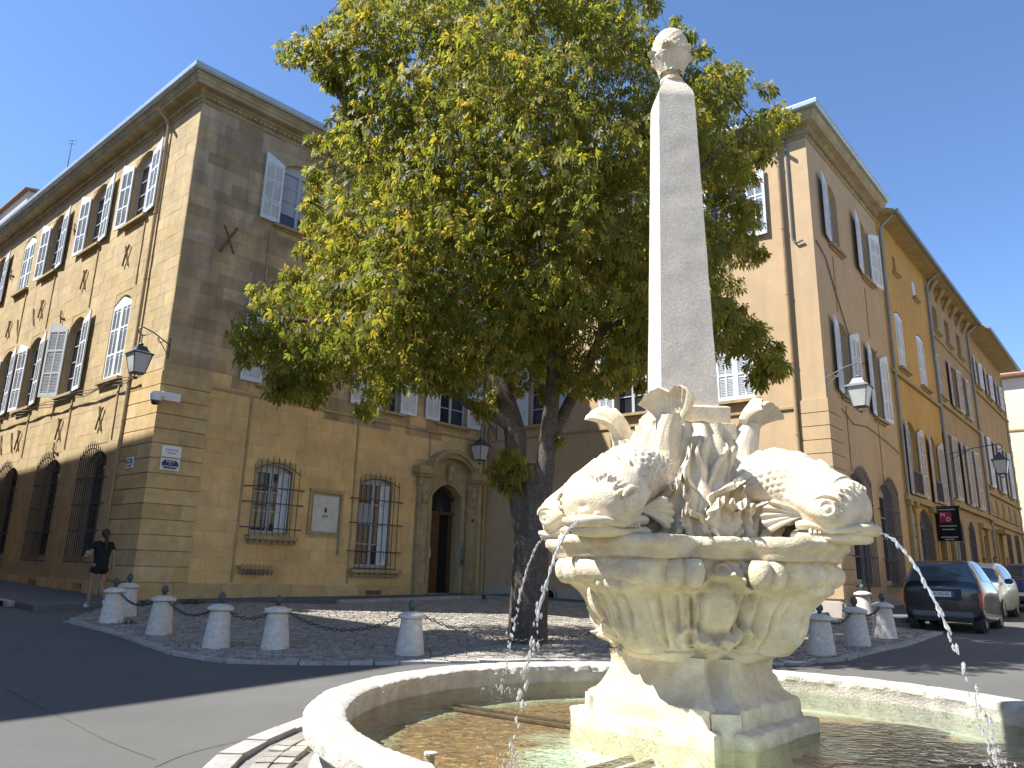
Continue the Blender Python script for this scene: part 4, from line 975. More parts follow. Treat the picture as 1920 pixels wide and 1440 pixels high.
ex, ey = np.array([cos(ang0), sin(ang0)]), np.array([-sin(ang0), cos(ang0)])
for b in np.arange(-16, 22, .135):
    a = -20 + rc.uniform(0, .2)
    while a < 30:
        ln = rc.uniform(.14, .24); p = ex * (a + ln / 2) + ey * (b + .03 * sin(a * 1.7) + .02 * sin(a * .6 + b) + rc.uniform(-.008, .008)) + np.array([0, 14.])
        if inside(p, poly): stones.append(stone_at(p[0], p[1], ln - .018, .115 + rc.uniform(-.008, .006), ang0 + rc.uniform(-.05, .05)))
        a += ln
def shown(s):
    x, y = proj(s[0]); return 0 < x < 1920 and 0 < y < 1440 and not (1090 < x < 1500 and y > 1150)
stones.sort(key=lambda s: np.linalg.norm(s[0] - CAMP))
near = [s for s in stones if shown(s)][:290]; nid = set(id(s) for s in near)
for s in near: block_obj('cobblestone', s[0], tuple(2 * h for h in s[1]), s[2], M['cobble'], SQ)
mass_obj('cobbles', [s for s in stones if id(s) not in nid], M['cobble_mass'], SQ, .9)
# border stones along the road
for i in range(len(front) - 1):
    a, b = np.array(front[i]), np.array(front[i + 1]); D = np.linalg.norm(b - a); n = max(1, round(D / .42)); d = (b - a) / D
    for k in range(n):
        p = a + d * D * (k + .5) / n; s = stone_at(p[0], p[1], D / n - .015, .17, atan2(d[1], d[0])); s[0][2] += .004
        block_obj('border_stone', s[0], tuple(2 * h for h in s[1]), s[2], M['kerb'], SQ)

# ================================================================== FOUNTAIN BASIN AND ITS COBBLED RING
BX, BY, BR = 1.86, 6.52, 3.25
WZ = .31
def ringpt(r, a, z): return (BX + r * cos(a), BY + r * sin(a), z)
na = 96
RG = struct(MB().build('fountain_surround', M['mortar'])) if False else None
mb = MB(); mb.grid(np.array([[ringpt(r, 2 * pi * i / na, max(.012, gz(*ringpt(r, 2 * pi * i / na, 0)[:2]) + .008)) for r in (2.9, 3.2, 3.5, 3.75, 4.0)] for i in range(na)]), cu=True)
RG = struct(mb.build('fountain_surround', M['mortar']))
rst = []; r = 3.42; k = 0
while r < 3.70:
    wd = .15; n = int(2 * pi * r / .19)
    for i in range(n):
        a = 2 * pi * (i + .5 * (k % 2) + rc.uniform(-.12, .12)) / n; x, y, _ = ringpt(r + rc.uniform(-.01, .01), a, 0)
        s = stone_at(x, y, 2 * pi * r / n - .02, wd - .02, a + pi / 2 + rc.uniform(-.06, .06)); s[0][2] += .01; rst.append(s)
    r += wd; k += 1
rst.sort(key=lambda s: np.linalg.norm(s[0] - CAMP))
def in_frame(s):
    x, y = proj(s[0]); return -40 < x < 1960 and 1200 < y < 1500 and (s[0] - CAMP)[1] > .5
nr = [s for s in rst if in_frame(s) and s[0][0] < BX - 1][:200]; nid = set(id(s) for s in nr)
for s in nr: block_obj('cobblestone', s[0], tuple(2 * h for h in s[1]), s[2], M['cobble'], RG)
mass_obj('cobbles', [s for s in rst if id(s) not in nid], M['cobble_mass'], RG, .9)
n = 44
for i in range(n):
    a = 2 * pi * (i + .5) / n; x, y, _ = ringpt(3.87, a, 0); s = stone_at(x, y, 2 * pi * 3.87 / n - .012, .20, a + pi / 2); s[0][2] += .014
    block_obj('border_stone', s[0], tuple(2 * h for h in s[1]), s[2], M['kerb'], RG)

BAS = thing('fountain_basin', (BX, BY, 0), 'round pale stone fountain basin with a worn thick rim', 'basin')
prof = [(3.26, -.05), (3.24, .10), (3.20, .16), (3.20, .20), (3.14, .26), (3.16, .34), (3.25, .385), (3.30, .40), (3.305, .47), (3.295, .495), (3.26, .505), (3.16, .503), (3.07, .50), (3.02, .495), (3.0, .48), (2.99, .44), (3.0, .42), (3.015, .36), (3.02, .20), (3.02, .05)]
prof = [(r_ - .05, z_) for r_, z_ in prof]; nseg = 12
for sgm in range(nseg):                                                # the rim is built of curved stones
    a0, a1 = 2 * pi * (sgm + .13) / nseg, 2 * pi * (sgm + 1.13) / nseg; na_ = 60; G = []
    for i in range(na_ + 1):
        a = a0 + (a1 - a0) * (i / na_); row = []
        inset = .006 if i in (0, na_) else 0
        for j, (rr, z) in enumerate(prof):
            nn = noise.noise(Vector((cos(a) * 9, sin(a) * 9, z * 9))) * .008 + noise.noise(Vector((cos(a) * 30, sin(a) * 30, z * 25))) * .006
            wear = 0
            if z > .43 and rr < 3.05: wear = max(0, noise.noise(Vector((cos(a) * 22, sin(a) * 22, 3))) - .05) * .07 + max(0, noise.noise(Vector((cos(a) * 60, sin(a) * 60, 9)))) * .02
            row.append(ringpt(rr + nn + (wear if rr < 3.1 else -inset), a, z + nn * .7 - wear * .6 - inset))
        G.append(row)
    mb = MB(); mb.grid(np.array(G)); mb.face(G[0]); mb.face(G[-1][::-1]); mb.build('rim_stone', M['rim_stone'], BAS, smooth=32)
# floor with algae
m, nt, out = newmat('basin_floor'); b = N(nt, 'ShaderNodeBsdfPrincipled'); setin(b, Roughness=.7)
col = mixc(nt, (.31, .16, .068), (.15, .085, .042), ntex(nt, 6, 6, .75))
col = mixc(nt, col, (.50, .30, .13), ntex(nt, 24, 4, .6, None, .54, .64))
ps = N(nt, 'ShaderNodeVectorMath', operation='DISTANCE'); nt.links.new(pos(nt), ps.inputs[0]); ps.inputs[1].default_value = (BX, BY, .05)
dm = N(nt, 'ShaderNodeMath', operation='MULTIPLY_ADD'); nt.links.new(ntex(nt, 1.3, 4, .6, None, .2, .8), dm.inputs[0]); dm.inputs[1].default_value = -.8; nt.links.new(ps.outputs['Value'], dm.inputs[2])
r1 = N(nt, 'ShaderNodeMapRange'); r1.inputs[1].default_value = 2.15; r1.inputs[2].default_value = 2.6; nt.links.new(dm.outputs[0], r1.inputs[0])
col = mixc(nt, col, (.46, .50, .36), r1.outputs[0])
r2 = N(nt, 'ShaderNodeMapRange'); r2.inputs[1].default_value = 1.25; r2.inputs[2].default_value = .75; nt.links.new(dm.outputs[0], r2.inputs[0])
col = mixc(nt, col, (.60, .66, .54), r2.outputs[0])
nt.links.new(col, b.inputs['Base Color']); nt.links.new(b.outputs[0], out.inputs[0]); M['basin_floor'] = m
mb = MB(); mb.grid(np.array([[ringpt(rr, 2 * pi * i / 64, .14) for rr in (.02, 1, 2, 3.02)] for i in range(64)]), cu=True); mb.build('floor', M['basin_floor'], BAS)
PAX = np.array([1.72, 6.87, 0.0])
def bpipe(a, r0, r1, off):
    d = daz(a); s = np.array([d[1], -d[0], 0]); mb = MB(); mb.tube([PAX + d * r0 + s * off + np.array([0, 0, .165]), PAX + d * r1 + s * off + np.array([0, 0, .165])], .02, 6); mb.build('water_pipe', M['iron_rust'], BAS)
for a, r1 in ((305, 2.6), (222, 2.4), (122, 2.3)):
    for off in (-.09, .09): bpipe(a, .7, r1, off)
c = level(807, 1416, .3) - np.array([0, 0, .022]); mb = MB(); mb.lathe([(.03, -.2), (.03, .02), (.045, .025), (.045, .04), (0, .045)], 12, c); mb.build('overflow_pipe', M['rim_stone'], BAS, smooth=40)
# water surface
m, nt, out = newmat('water'); gl = N(nt, 'ShaderNodeBsdfGlossy'); setin(gl, Roughness=.03); tr = N(nt, 'ShaderNodeBsdfTransparent'); tr.inputs[0].default_value = (.86, .95, .89, 1)
fr = N(nt, 'ShaderNodeFresnel'); fr.inputs[0].default_value = 1.33; mx = N(nt, 'ShaderNodeMixShader')
t1 = N(nt, 'ShaderNodeTexNoise'); setin(t1, Scale=9.0, Detail=3.0, Roughness=.5, Distortion=.4); nt.links.new(pos(nt), t1.inputs['Vector'])
t2 = N(nt, 'ShaderNodeTexNoise'); setin(t2, Scale=26.0, Detail=2.0); nt.links.new(pos(nt), t2.inputs['Vector'])
ad = N(nt, 'ShaderNodeMath', operation='MULTIPLY_ADD'); nt.links.new(t2.outputs[0], ad.inputs[0]); ad.inputs[1].default_value = .4; nt.links.new(t1.outputs[0], ad.inputs[2])
bp = N(nt, 'ShaderNodeBump'); setin(bp, Strength=.8, Distance=.03); nt.links.new(ad.outputs[0], bp.inputs['Height'])
nt.links.new(bp.outputs[0], gl.inputs['Normal']); nt.links.new(bp.outputs[0], fr.inputs['Normal']); nt.links.new(fr.outputs[0], mx.inputs[0]); nt.links.new(tr.outputs[0], mx.inputs[1]); nt.links.new(gl.outputs[0], mx.inputs[2]); nt.links.new(mx.outputs[0], out.inputs[0]); M['water'] = m
mb = MB(); G = []
IMP = []                                                               # jet impacts make rings
def wave(x, y):
    h = 0
    for (ix, iy, s) in IMP:
        d = hypot(x - ix, y - iy); h += s * .008 * sin(d * 38) * math.exp(-d * 2.2)
    return h + .003 * noise.noise(Vector((x * 5, y * 5, 0)))
IMP += [(*(np.array([1.72, 6.87]) + daz(a_)[:2] * (1.58 + r_)), 1) for a_, r_ in ((313, .60), (223, .74), (133, .64))]
for i in range(200):
    G.append([(lambda p: (p[0], p[1], WZ + wave(p[0], p[1])))(ringpt(rr, 2 * pi * i / 200, 0)) for rr in np.linspace(.25, 2.965, 70)])
mb.grid(np.array(G), cu=True); wo = struct(mb.build('water', M['water'], smooth=180))

# ================================================================== FOUNTAIN
FO = thing('fountain', (PAX[0], PAX[1], .14), 'carved cream stone fountain with four dolphins and a tall obelisk', 'fountain')
def sth(a): return (a + 180) % 360 - 180
DAZ = [223, 133, 313, 43]
def polar(r, az, z): return np.array([PAX[0] + r * sin(az), PAX[1] + r * cos(az), z])
def ns(p, s, o=0): return noise.noise(Vector((p[0] * s + o, p[1] * s, p[2] * s)))
def rough_grid(G, amt, sc, amt2=0, sc2=0):
    G = np.asarray(G, float).copy(); c = np.array([PAX[0], PAX[1]])
    for i in range(G.shape[0]):
        for j in range(G.shape[1]):
            p = G[i, j]; d = p[:2] - c; L = np.linalg.norm(d)
            k = amt * ns(p, sc) + (amt2 * ns(p, sc2, 5) if amt2 else 0)
            if L > .02: G[i, j, :2] += d / L * k
            G[i, j, 2] += k * .5
    return G
# pedestal plan: square with its sides facing the dolphins, corners cut back
def plan_r(az, a, b, c):
    """radius of the notched square at azimuth az (radians)"""
    q = (az - radians(223) + pi / 4) % (pi / 2) - pi / 4; q = abs(q)      # 0 at a side centre, 45 deg at the corner
    qs = atan2(b, a)
    if q < qs: return a / cos(q)
    # line from (a,b) to (c,c)
    x1, y1, x2, y2 = a, b, c, c; dx, dy = x2 - x1, y2 - y1
    return (x1 * dy - y1 * dx) / (cos(q) * dy - sin(q) * dx) if abs(cos(q) * dy - sin(q) * dx) > 1e-9 else hypot(c, c)
AZN = 240; azs = [2 * pi * i / AZN for i in range(AZN)]
ped = [(.10, .82, .62, .60), (.405, .82, .62, .60), (.42, .805, .61, .59), (.425, .70, .53, .50), (.555, .70, .53, .50), (.57, .685, .52, .49), (.585, .655, .49, .465), (.63, .61, .455, .43), (.69, .575, .43, .405), (.76, .555, .41, .39), (.82, .55, .405, .39), (.88, .56, .415, .40), (.90, .56, .42, .41)]
dense = []
for (z0, *p0), (z1, *p1) in zip(ped[:-1], ped[1:]):
    k = max(1, int((z1 - z0) / .03))
    for i in range(k): t = i / k; dense.append((z0 + (z1 - z0) * t, *[x + (y - x) * t for x, y in zip(p0, p1)]))
dense.append(ped[-1])
low = [d for d in dense if d[0] <= .4255]; upp = [d for d in dense if d[0] >= .4245]
for nm, dd in (('plinth', low), ('pedestal', upp)):
    G = rough_grid([[polar(plan_r(a, d[1], d[2], d[3]), a, d[0]) for d in dd] for a in azs], .018, 6, .010, 28)
    mb = MB(); mb.grid(G, cu=True); mb.cap([G[i, -1] for i in range(AZN)]); mb.build(nm, M['fstone'], FO, smooth=45)
# bowl
nb_, nz_ = 560, 110
zz = np.linspace(.86, 1.66, nz_); G = np.zeros((nb_, nz_, 3))
def ip(z, T): return float(np.interp(z, [t[0] for t in T], [t[1] for t in T]))
DOL = [(.86, .62), (.90, .68), (.96, .72), (1.1, .84), (1.25, .93), (1.36, 1.05), (1.44, 1.17), (1.55, 1.24), (1.62, 1.26), (1.66, 1.27)]
REC = [(.86, .56), (.90, .60), (.96, .625), (1.1, .67), (1.25, .76), (1.4, .80), (1.55, .86), (1.66, .90)]
for i in range(nb_):
    az = 2 * pi * i / nb_; q = (az - radians(223) + pi / 4) % (pi / 2) - pi / 4; w = max(0, cos(2 * q)); w2 = sstep(.45, .85, w)
    for j, z in enumerate(zz):
        dz_ = ip(z, DOL); dz_ -= .05 * sstep(1.0, 1.4, z); r = ip(z, REC) + (dz_ - ip(z, REC)) * (w2 * .8 + .2 * w)
        side = sstep(.12, .3, w)
        if z > 1.40 and z < 1.64:                                       # row of rounded lobes below the rim
            t = (z - 1.40) / .24; r += .075 * side * sqrt(max(0, 1 - (2 * t - 1) ** 2)) * (abs(cos(q * 13)) ** .6) * (1 - .4 * w2)
        if .97 < z < 1.41:                                              # deep narrow grooves between the ribs
            gv = max(math.exp(-((abs(q) - g_) / .026) ** 2) for g_ in (.27, .40, .52)); r -= .075 * gv * min(1, (z - .97) / .05) * min(1, (1.41 - z) / .03)
        if .98 < z < 1.40:                                              # tall flutes
            t = (z - .98) / .42; r += .085 * side * (abs(cos(q * 13)) ** .7 - .4) * sin(pi * t) ** .5
            r -= .03 * sstep(.35, .5, w) * (1 - sstep(.6, .75, w))
        qc = pi / 4 - abs(q); tt = r * sin(qc) * (1 if q > 0 else -1)    # cartouche in the notch
        if qc < .6:
            rho = hypot(tt / .17, (z - 1.27) / .21); r += .075 * max(0, 1 - rho ** 4) + .085 * math.exp(-((rho - 1.30) / .16) ** 2) * (1 + .5 * sin(6 * atan2(z - 1.27, tt)))
            for (sx, sz, sr) in ((.2, 1.50, .09), (.19, 1.06, .09), (.0, 1.56, .07), (.06, 1.0, .06)):
                rr = hypot(abs(tt) - sx, z - sz) / sr
                if rr < 1.6: r += .065 * math.exp(-((rr - .75) / .3) ** 2)
        if z < .95: r += .022 * sstep(.86, .88, z) * (1 - sstep(.93, .95, z))
        G[i, j] = polar(r, az, z)
G = rough_grid(G, .012, 7, .006, 30)
mb = MB(); mb.grid(G, cu=True); mb.cap([G[i, -1] for i in range(nb_)]); mb.cap([G[i, 0] for i in range(nb_)][::-1]); mb.build('bowl', M['fstone'], FO, smooth=50)
def rimr(az):
    q = (az - radians(223) + pi / 4) % (pi / 2) - pi / 4; w = max(0, cos(2 * q)); w2 = sstep(.40, .75, w); return .98 + .275 * w2 + .02 * w
rp = [(-.05, 1.645), (-.02, 1.66), (-.015, 1.70), (.02, 1.73), (.045, 1.75), (.05, 1.79), (.035, 1.815), (0.0, 1.82), (-.2, 1.82), (-.7, 1.82)]
G = rough_grid([[polar(max(.1, rimr(a) + r_), a, z) for r_, z in rp] for a in [2 * pi * i / 360 for i in range(360)]], .014, 8, .008, 34)
mb = MB(); mb.grid(G, cu=True); mb.cap([g[-1] for g in G]); mb.cap([g[0] for g in G][::-1]); mb.build('rim_slab', M['fstone'], FO, smooth=50)
# scrolled brackets under each dolphin
for a in DAZ:
    d = daz(a); s = np.array([d[1], -d[0], 0.0]); mb = MB()
    rings = []
    for t in np.linspace(0, 1, 26):
        th = -.5 + 4.6 * t; rr = .12 * (1 - .62 * t); rings.append((1.19 + rr * cos(th + 1.6), 1.53 + rr * sin(th + 1.6) * .85))
    G = []
    for k, wd in enumerate(np.linspace(-1, 1, 9)):
        G.append([PAX + d * (r_ + .01 * cos(wd * 9)) + s * wd * .30 + np.array([0, 0, z]) for r_, z in rings])
    mb.lathe([(.0, -.30), (.085, -.29), (.10, -.2), (.085, 0), (.10, .2), (.085, .29), (0, .30)], 16, PAX + d * 1.16 + np.array([0, 0, 1.55]), axis=(d, np.array([0, 0, 1.]), s))
    ctlp = catmull([(1.20, 1.50), (1.17, 1.42), (1.07, 1.36), (.98, 1.25), (.95, 1.10), (.90, .99), (.84, .93)], 40); G = []
    for wd in np.linspace(-1, 1, 61):
        row = []
        for k, (r_, z) in enumerate(ctlp):
            t = k / 39; hw = .26 - .08 * t; fl = .06 * (abs(cos(wd * pi * 2.0)) ** .6) * sin(pi * min(1, t + .12)) - .26 * abs(wd) ** 4
            row.append(PAX + d * (r_ + fl + .012 * noise.noise(Vector((wd * 4, t * 7, a)))) + s * wd * hw + np.array([0, 0, z]))
        G.append(row)
    mb.grid(np.array(G))
    mb.build('scroll_bracket', M['fstone'], FO, smooth=50)
# rock core with leaves
G = []
for i in range(150):
    az = 2 * pi * i / 150
    G.append([polar((.78 - .36 * t ** .7) * (1 + .12 * abs(sin(az * 9 + 2.5 * t)) + .12 * ns((cos(az) * 2, sin(az) * 2, t * 2), 1.6)), az, 1.80 + 1.02 * t) for t in np.linspace(0, 1, 40)])
mb = MB(); mb.grid(rough_grid(G, .03, 6), cu=True); mb.cap([g[-1] for g in G]); mb.build('rock_core', M['fstone_fine'], FO, smooth=60)
rl = random.Random(9)
def leaf(az, r0, h, lean, w, curl):
    d = daz(az); s = np.array([d[1], -d[0], 0.0]); mb = MB(); G = []; nt_, ns_ = 17, 11; ph = rl.uniform(0, 6); bend = rl.uniform(-.12, .12)
    for t in np.linspace(0, 1, nt_):
        wd = w * (.55 + .6 * sin(pi * min(1, .1 + .75 * t))) * (1 - .5 * max(0, t - .7) / .3) * (1 + .12 * sin(t * 23 + ph)); row = []
        for u in np.linspace(-1, 1, ns_):
            fold = .045 * abs(u) ** 1.3 + .03 * sin(u * 6 + ph + t * 4) + .025 * sin(t * 8 + ph) * u
            rad = r0 - lean * t + curl * max(0, t - .6) ** 1.6 * 4 + fold
            row.append(PAX + d * rad + s * (wd * u + bend * t * t) + np.array([0, 0, 1.80 + h * t - curl * 1.3 * max(0, t - .75) - .05 * abs(u) * t + .035 * t * sin(u * 9 + ph)]))
        G.append(row)
    G = np.array(G); mb.grid(G); mb.grid(G - d * .045)
    for e in (G[:, 0], G[:, -1]): mb.grid(np.array([e, e - d * .045]))
    mb.grid(np.array([G[-1], G[-1] - d * .045])); mb.build('stone_leaf', M['fstone_fine'], FO, smooth=60)
for base in (178, 268, 358, 88):
    for da, r0, h, ln, w, cu in ((-26, .82, .40, .02, .12, .12), (-13, .87, .30, -.02, .10, .10), (-1, .88, .36, -.02, .11, .12), (12, .87, .28, -.02, .10, .12), (25, .82, .44, .04, .12, .10), (-19, .74, .60, .12, .13, .16), (-5, .76, .56, .08, .13, .22), (8, .72, .74, .16, .13, .12), (18, .72, .58, .10, .12, .18), (-11, .64, .82, .18, .12, .10), (3, .62, .90, .20, .11, .14), (-34, .88, .24, -.03, .10, .10), (34, .88, .26, -.02, .10, .10)):
        leaf(base + da + rl.uniform(-3, 3), r0, h * rl.uniform(.88, 1.12), ln, w * rl.uniform(.85, 1.2), cu)
# rounded lobes below the rim and small blocks in the notches of the foot
for a in DAZ:
    for sd in (-1, 1):
        for k, off in enumerate((.34, .47, .59)):
            d, s_ = daz(a), np.array([daz(a)[1], -daz(a)[0], 0.0]); rr = 1.10 - .06 * k; c = PAX + d * (rr - .07) + s_ * sd * off * .93 + np.array([0, 0, 1.555])
            n_ = d + s_ * sd * .35 * (k + .5); n_ /= np.linalg.norm(n_); t_ = np.cross([0, 0, 1.], n_)
            mb = MB(); mb.lathe([(.001, -.13), (.05, -.115), (.082, -.06), (.09, .0), (.082, .05), (.06, .09)], 16, c, axis=(n_ * 1.25, t_, np.array([0, 0, 1.]))); mb.build('lobe', M['fstone'], FO, smooth=60)
for base in (178, 268, 358, 88):
    d, s_ = daz(base), np.array([daz(base)[1], -daz(base)[0], 0.0]); mb = MB(); mb.box(PAX + d * .80 + np.array([0, 0, .34]), (.10, .12, .2), (d, s_, np.array([0, 0, 1.])), taper=.9); mb.build('corner_block', M['fstone'], FO)
# obelisk, its base and the pine cone
OAZ = 178; ox, oy = -daz(OAZ + 90), -daz(OAZ); oax = (ox, oy, np.array([0, 0, 1.]))
def square_shaft(name, levels, mt, amt, sc, n=10, amt2=0, sc2=0):
    G = []; per = []
    for k in range(4):
        for t in range(n): per.append((k, t / n))
    for (k, t) in per:
        row = []
        for z, h in levels:
            cs = [(-1, -1), (1, -1), (1, 1), (-1, 1)]; (x0, y0), (x1, y1) = cs[k], cs[(k + 1) % 4]; x, y = (x0 + (x1 - x0) * t) * h, (y0 + (y1 - y0) * t) * h
            row.append(PAX + ox * x + oy * y + np.array([0, 0, z]))
        G.append(row)
    G = rough_grid(G, amt, sc, amt2, sc2); mb = MB(); mb.grid(G, cu=True); mb.cap([g[-1] for g in G]); mb.cap([g[0] for g in G][::-1]); return mb.build(name, mt, FO, smooth=40)
square_shaft('obelisk_base', [(2.68, .36), (2.69, .37), (2.83, .37), (2.84, .335), (2.98, .335), (2.99, .32), (3.0, .30)], M['fstone'], .012, 7)
square_shaft('obelisk', [(2.99 + (6.27 - 2.99) * t, .262 - .082 * t) for t in np.linspace(0, 1, 120)] + [(6.33, .165), (6.42, .125), (6.50, .088)], M['fstone_rough'], .0035, 5, n=16)
mb = MB(); mb.lathe([(.085, 6.48), (.115, 6.50), (.115, 6.535), (.085, 6.56), (.07, 6.58), (.10, 6.62), (.12, 6.64)], 24, PAX); mb.build('neck_ring', M['fstone'], FO, smooth=45)
G = []
for i in range(64):
    az = 2 * pi * i / 64; row = []
    for t in np.linspace(0, 1, 40):
        a = t * pi * .5 * 1.0; z = 6.62 + .53 * t; r = .11 + .09 * min(1, t / .3) if t < .3 else .20 * sqrt(max(0, 1 - ((t - .3) / .7) ** 2.6))
        k = abs(((az / (2 * pi) * 12 + t * 7) % 1) - .5) + abs(((az / (2 * pi) * 12 - t * 7) % 1) - .5); r *= 1 + .09 * (k - .5) * (t > .25)
        row.append(polar(max(r, .002), az, z))
    G.append(row)
mb = MB(); mb.grid(np.array(G), cu=True); pc = mb.build('pine_cone', M['fstone'], FO, smooth=60)
for k in range(6):
    a = 360 * k / 6 + 20; d = daz(a); s = np.array([d[1], -d[0], 0.0]); G = []
    for t in np.linspace(0, 1, 10): G.append([PAX + d * (.10 + .10 * t + .10 * max(0, t - .6) ** 1.2 * 1.6 - .02 * u * u) + s * u * .10 * (1 - .5 * t ** 3) + np.array([0, 0, 6.60 + .27 * t - .13 * max(0, t - .75) + .012 * cos(u * 8)]) for u in np.linspace(-1, 1, 7)])
    G = np.array(G); mb = MB(); mb.grid(G); mb.grid(G - d * .03); mb.grid(np.array([G[-1], G[-1] - d * .03]))
    for e in (0, -1): mb.grid(np.array([G[:, e], G[:, e] - d * .03]))
    mb.build('cup_leaf', M['fstone'], pc, smooth=60)

# ---- dolphin: local x outwards, y sideways, z up (world height)
ctl = [(.56, 2.86, .10, .085), (.53, 2.70, .13, .115), (.50, 2.52, .16, .15), (.55, 2.37, .20, .185), (.71, 2.32, .245, .225), (.90, 2.30, .27, .25), (1.06, 2.22, .275, .245), (1.19, 2.12, .295, .25), (1.31, 2.05, .31, .25), (1.42, 2.02, .285, .215), (1.485, 2.0, .23, .165), (1.52, 1.99, .15, .11), (1.535, 1.985, .06, .045), (1.54, 1.985, .004, .004)]
NS = 190; S = catmull(ctl, NS); nth = 128; G = np.zeros((NS, nth, 3))
for i in range(NS):
    x, z, w, h = S[i]; tn = S[min(i + 1, NS - 1)][:2] - S[max(i - 1, 0)][:2]; tn /= np.linalg.norm(tn); nrm = np.array([-tn[1], tn[0]])
    s = i / (NS - 1); yo = .20 * max(0, 1 - s / .30) ** 1.4
    for j in range(nth):
        th = 2 * pi * j / nth; cx, cy = cos(th), sin(th)                 # cx: towards the back, cy: sideways
        d = 0.0
        if .16 < s < .47 and cx > -.6:                                    # rows of overlapping scales
            u, v = s * 44, th / (2 * pi) * 26; ro = int(u); fu = u - ro; fv = (v + .5 * (ro % 2)) % 1 - .5
            env = sstep(.16, .22, s) * (1 - sstep(.43, .47, s)) * sstep(-.6, -.2, cx); d += .016 * env * ((1 if fv * fv * 4 + fu * fu < 1 else 0) * (.35 + .65 * fu) - .35)
        sa, sb = .475 + .012 * sin(th * 17), .70 + .020 * sin(th * 23) + .02 * sin(th * 7)                     # hood over the head with fringed edges
        if sa < s < sb and cx > -.45: d += (.030 * sstep(-.45, -.2, cx)) * (.75 + .25 * sstep(sa, sa + .05, s)) + .007 * sin(th * 46) * sstep(.6, .69, s)
        if cx > .95 and .14 < s < .5: d += .026 * sstep(.95, 1, cx) * (.7 + .3 * sin(s * 110)) * sstep(.14, .22, s)                        # dorsal crest
        d += .006 * noise.noise(Vector((s * 14, cx * 3, cy * 3)))
        sq = (abs(cx) ** 2.25 + abs(cy) ** 2.25) ** (-1 / 2.25)
        f = min(1, w / .1); ax_, ay_ = (h * sq + d * f) * cx, (w * sq + d * f) * cy
        G[i, j] = (x + nrm[0] * ax_, ay_ + yo, z + nrm[1] * ax_)
mb = MB(); mb.grid(G, cv=True); mb.face(G[0]); body_me = mb.mesh('dolphin', True, 55); body_me.materials.append(M['fstone_fine'])
# beak: long flat lips with a gap and a row of teeth
def lipgrid(zc, x0, x1, w0, w1, th, drop, curl):
    G = []
    for t in np.linspace(0, 1, 22):
        x = x0 + (x1 - x0) * t; w = w0 + (w1 - w0) * t ** 1.4; w *= sqrt(max(0, 1 - max(0, (t - .82) / .18) ** 2 * .97)); hh = th * (1 - .35 * t) * sqrt(max(.03, 1 - max(0, (t - .88) / .12) ** 2)); z = zc - drop * t + curl * max(0, t - .6) ** 2
        G.append([(x, (abs(cos(a)) ** .7) * (1 if cos(a) > 0 else -1) * w, z + hh * sin(a) + .012 * sin(t * 9) * (abs(cos(a)) > .8)) for a in np.linspace(0, 2 * pi, 25)[:-1]])
    return np.array(G)
mb = MB(); G1 = lipgrid(1.925, 1.10, 1.62, .30, .18, .068, .05, .16); mb.grid(G1, cv=True); mb.face(G1[-1]); 
for sy in (-1, 1): mb.tube([(1.26 + .07 * k, sy * (.15 - .012 * k), 1.965 - .008 * k + .012 * sin(k * 2.2)) for k in range(5)], [.03, .045, .05, .045, .02], 8)
up_me = mb.mesh('upper_lip', True, 60); up_me.materials.append(M['fstone_fine'])
mb = MB(); G2 = lipgrid(1.84, 1.05, 1.56, .285, .16, .065, .005, .0); mb.grid(G2, cv=True); mb.face(G2[-1])
for k in range(11):
    for sy in (-1, 1): mb.box((1.20 + .032 * k, sy * (.262 - .0085 * k), 1.885), (.011, .012, .022))
lo_me = mb.mesh('lower_jaw', True, 60); lo_me.materials.append(M['fstone_fine'])
mb = MB(); mb.grid(np.array([[(1.10 + .46 * t, u * (.27 - .10 * t), 1.882) for u in np.linspace(-1, 1, 5)] for t in np.linspace(0, 1, 5)])); mo_me = mb.mesh('mouth_gap'); mo_me.materials.append(M['dark'])
mb = MB(); E = np.array([1.355, .315, 2.035])
mb.lathe([(.0, .030), (.020, .028), (.030, .018), (.038, .016), (.048, .026), (.060, .028), (.070, .014), (.078, -.05)], 20, E, axis=(np.array([1., 0, .1]), np.array([0, .15, 1.]), np.array([.25, .95, .15])))
mb.tube([E + np.array([.11 * cos(a), -.01 + .015 * sin(a), .09 * sin(a) + .02]) for a in np.linspace(.2, 2.9, 9)], [.012, .02, .024, .026, .026, .026, .024, .02, .012], 6)
ey_me = mb.mesh('eye', True, 60); ey_me.materials.append(M['fstone_fine'])
def fin_mesh(name, flip):
    G = []; s = -1 if flip else 1
    for t in np.linspace(0, 1, 16):
        row = []
        for u in np.linspace(0, 1, 25):
            a = radians(-30 + 78 * u); L = (.27 + .05 * sin(u * pi)) * t; rid = .013 * sin(u * 30) * t
            row.append((1.14 - L * cos(a) * .95 + .02, s * (.24 + .13 * sin(t * 1.5) + rid), 2.0 + L * sin(a) * .72 - .03 * t * t))
        G.append(row)
    G = np.array(G); o = np.array([0, -s * .04, 0]); mb = MB(); mb.grid(G); mb.grid(G + o); mb.grid(np.array([G[-1], G[-1] + o]))
    for e in (0, -1): mb.grid(np.array([G[:, e], G[:, e] + o]))
    me = mb.mesh(name, True, 60); me.materials.append(M['fstone_fine']); return me
fin_l, fin_r = fin_mesh('pectoral_fin', False), fin_mesh('pectoral_fin', True)
G = []
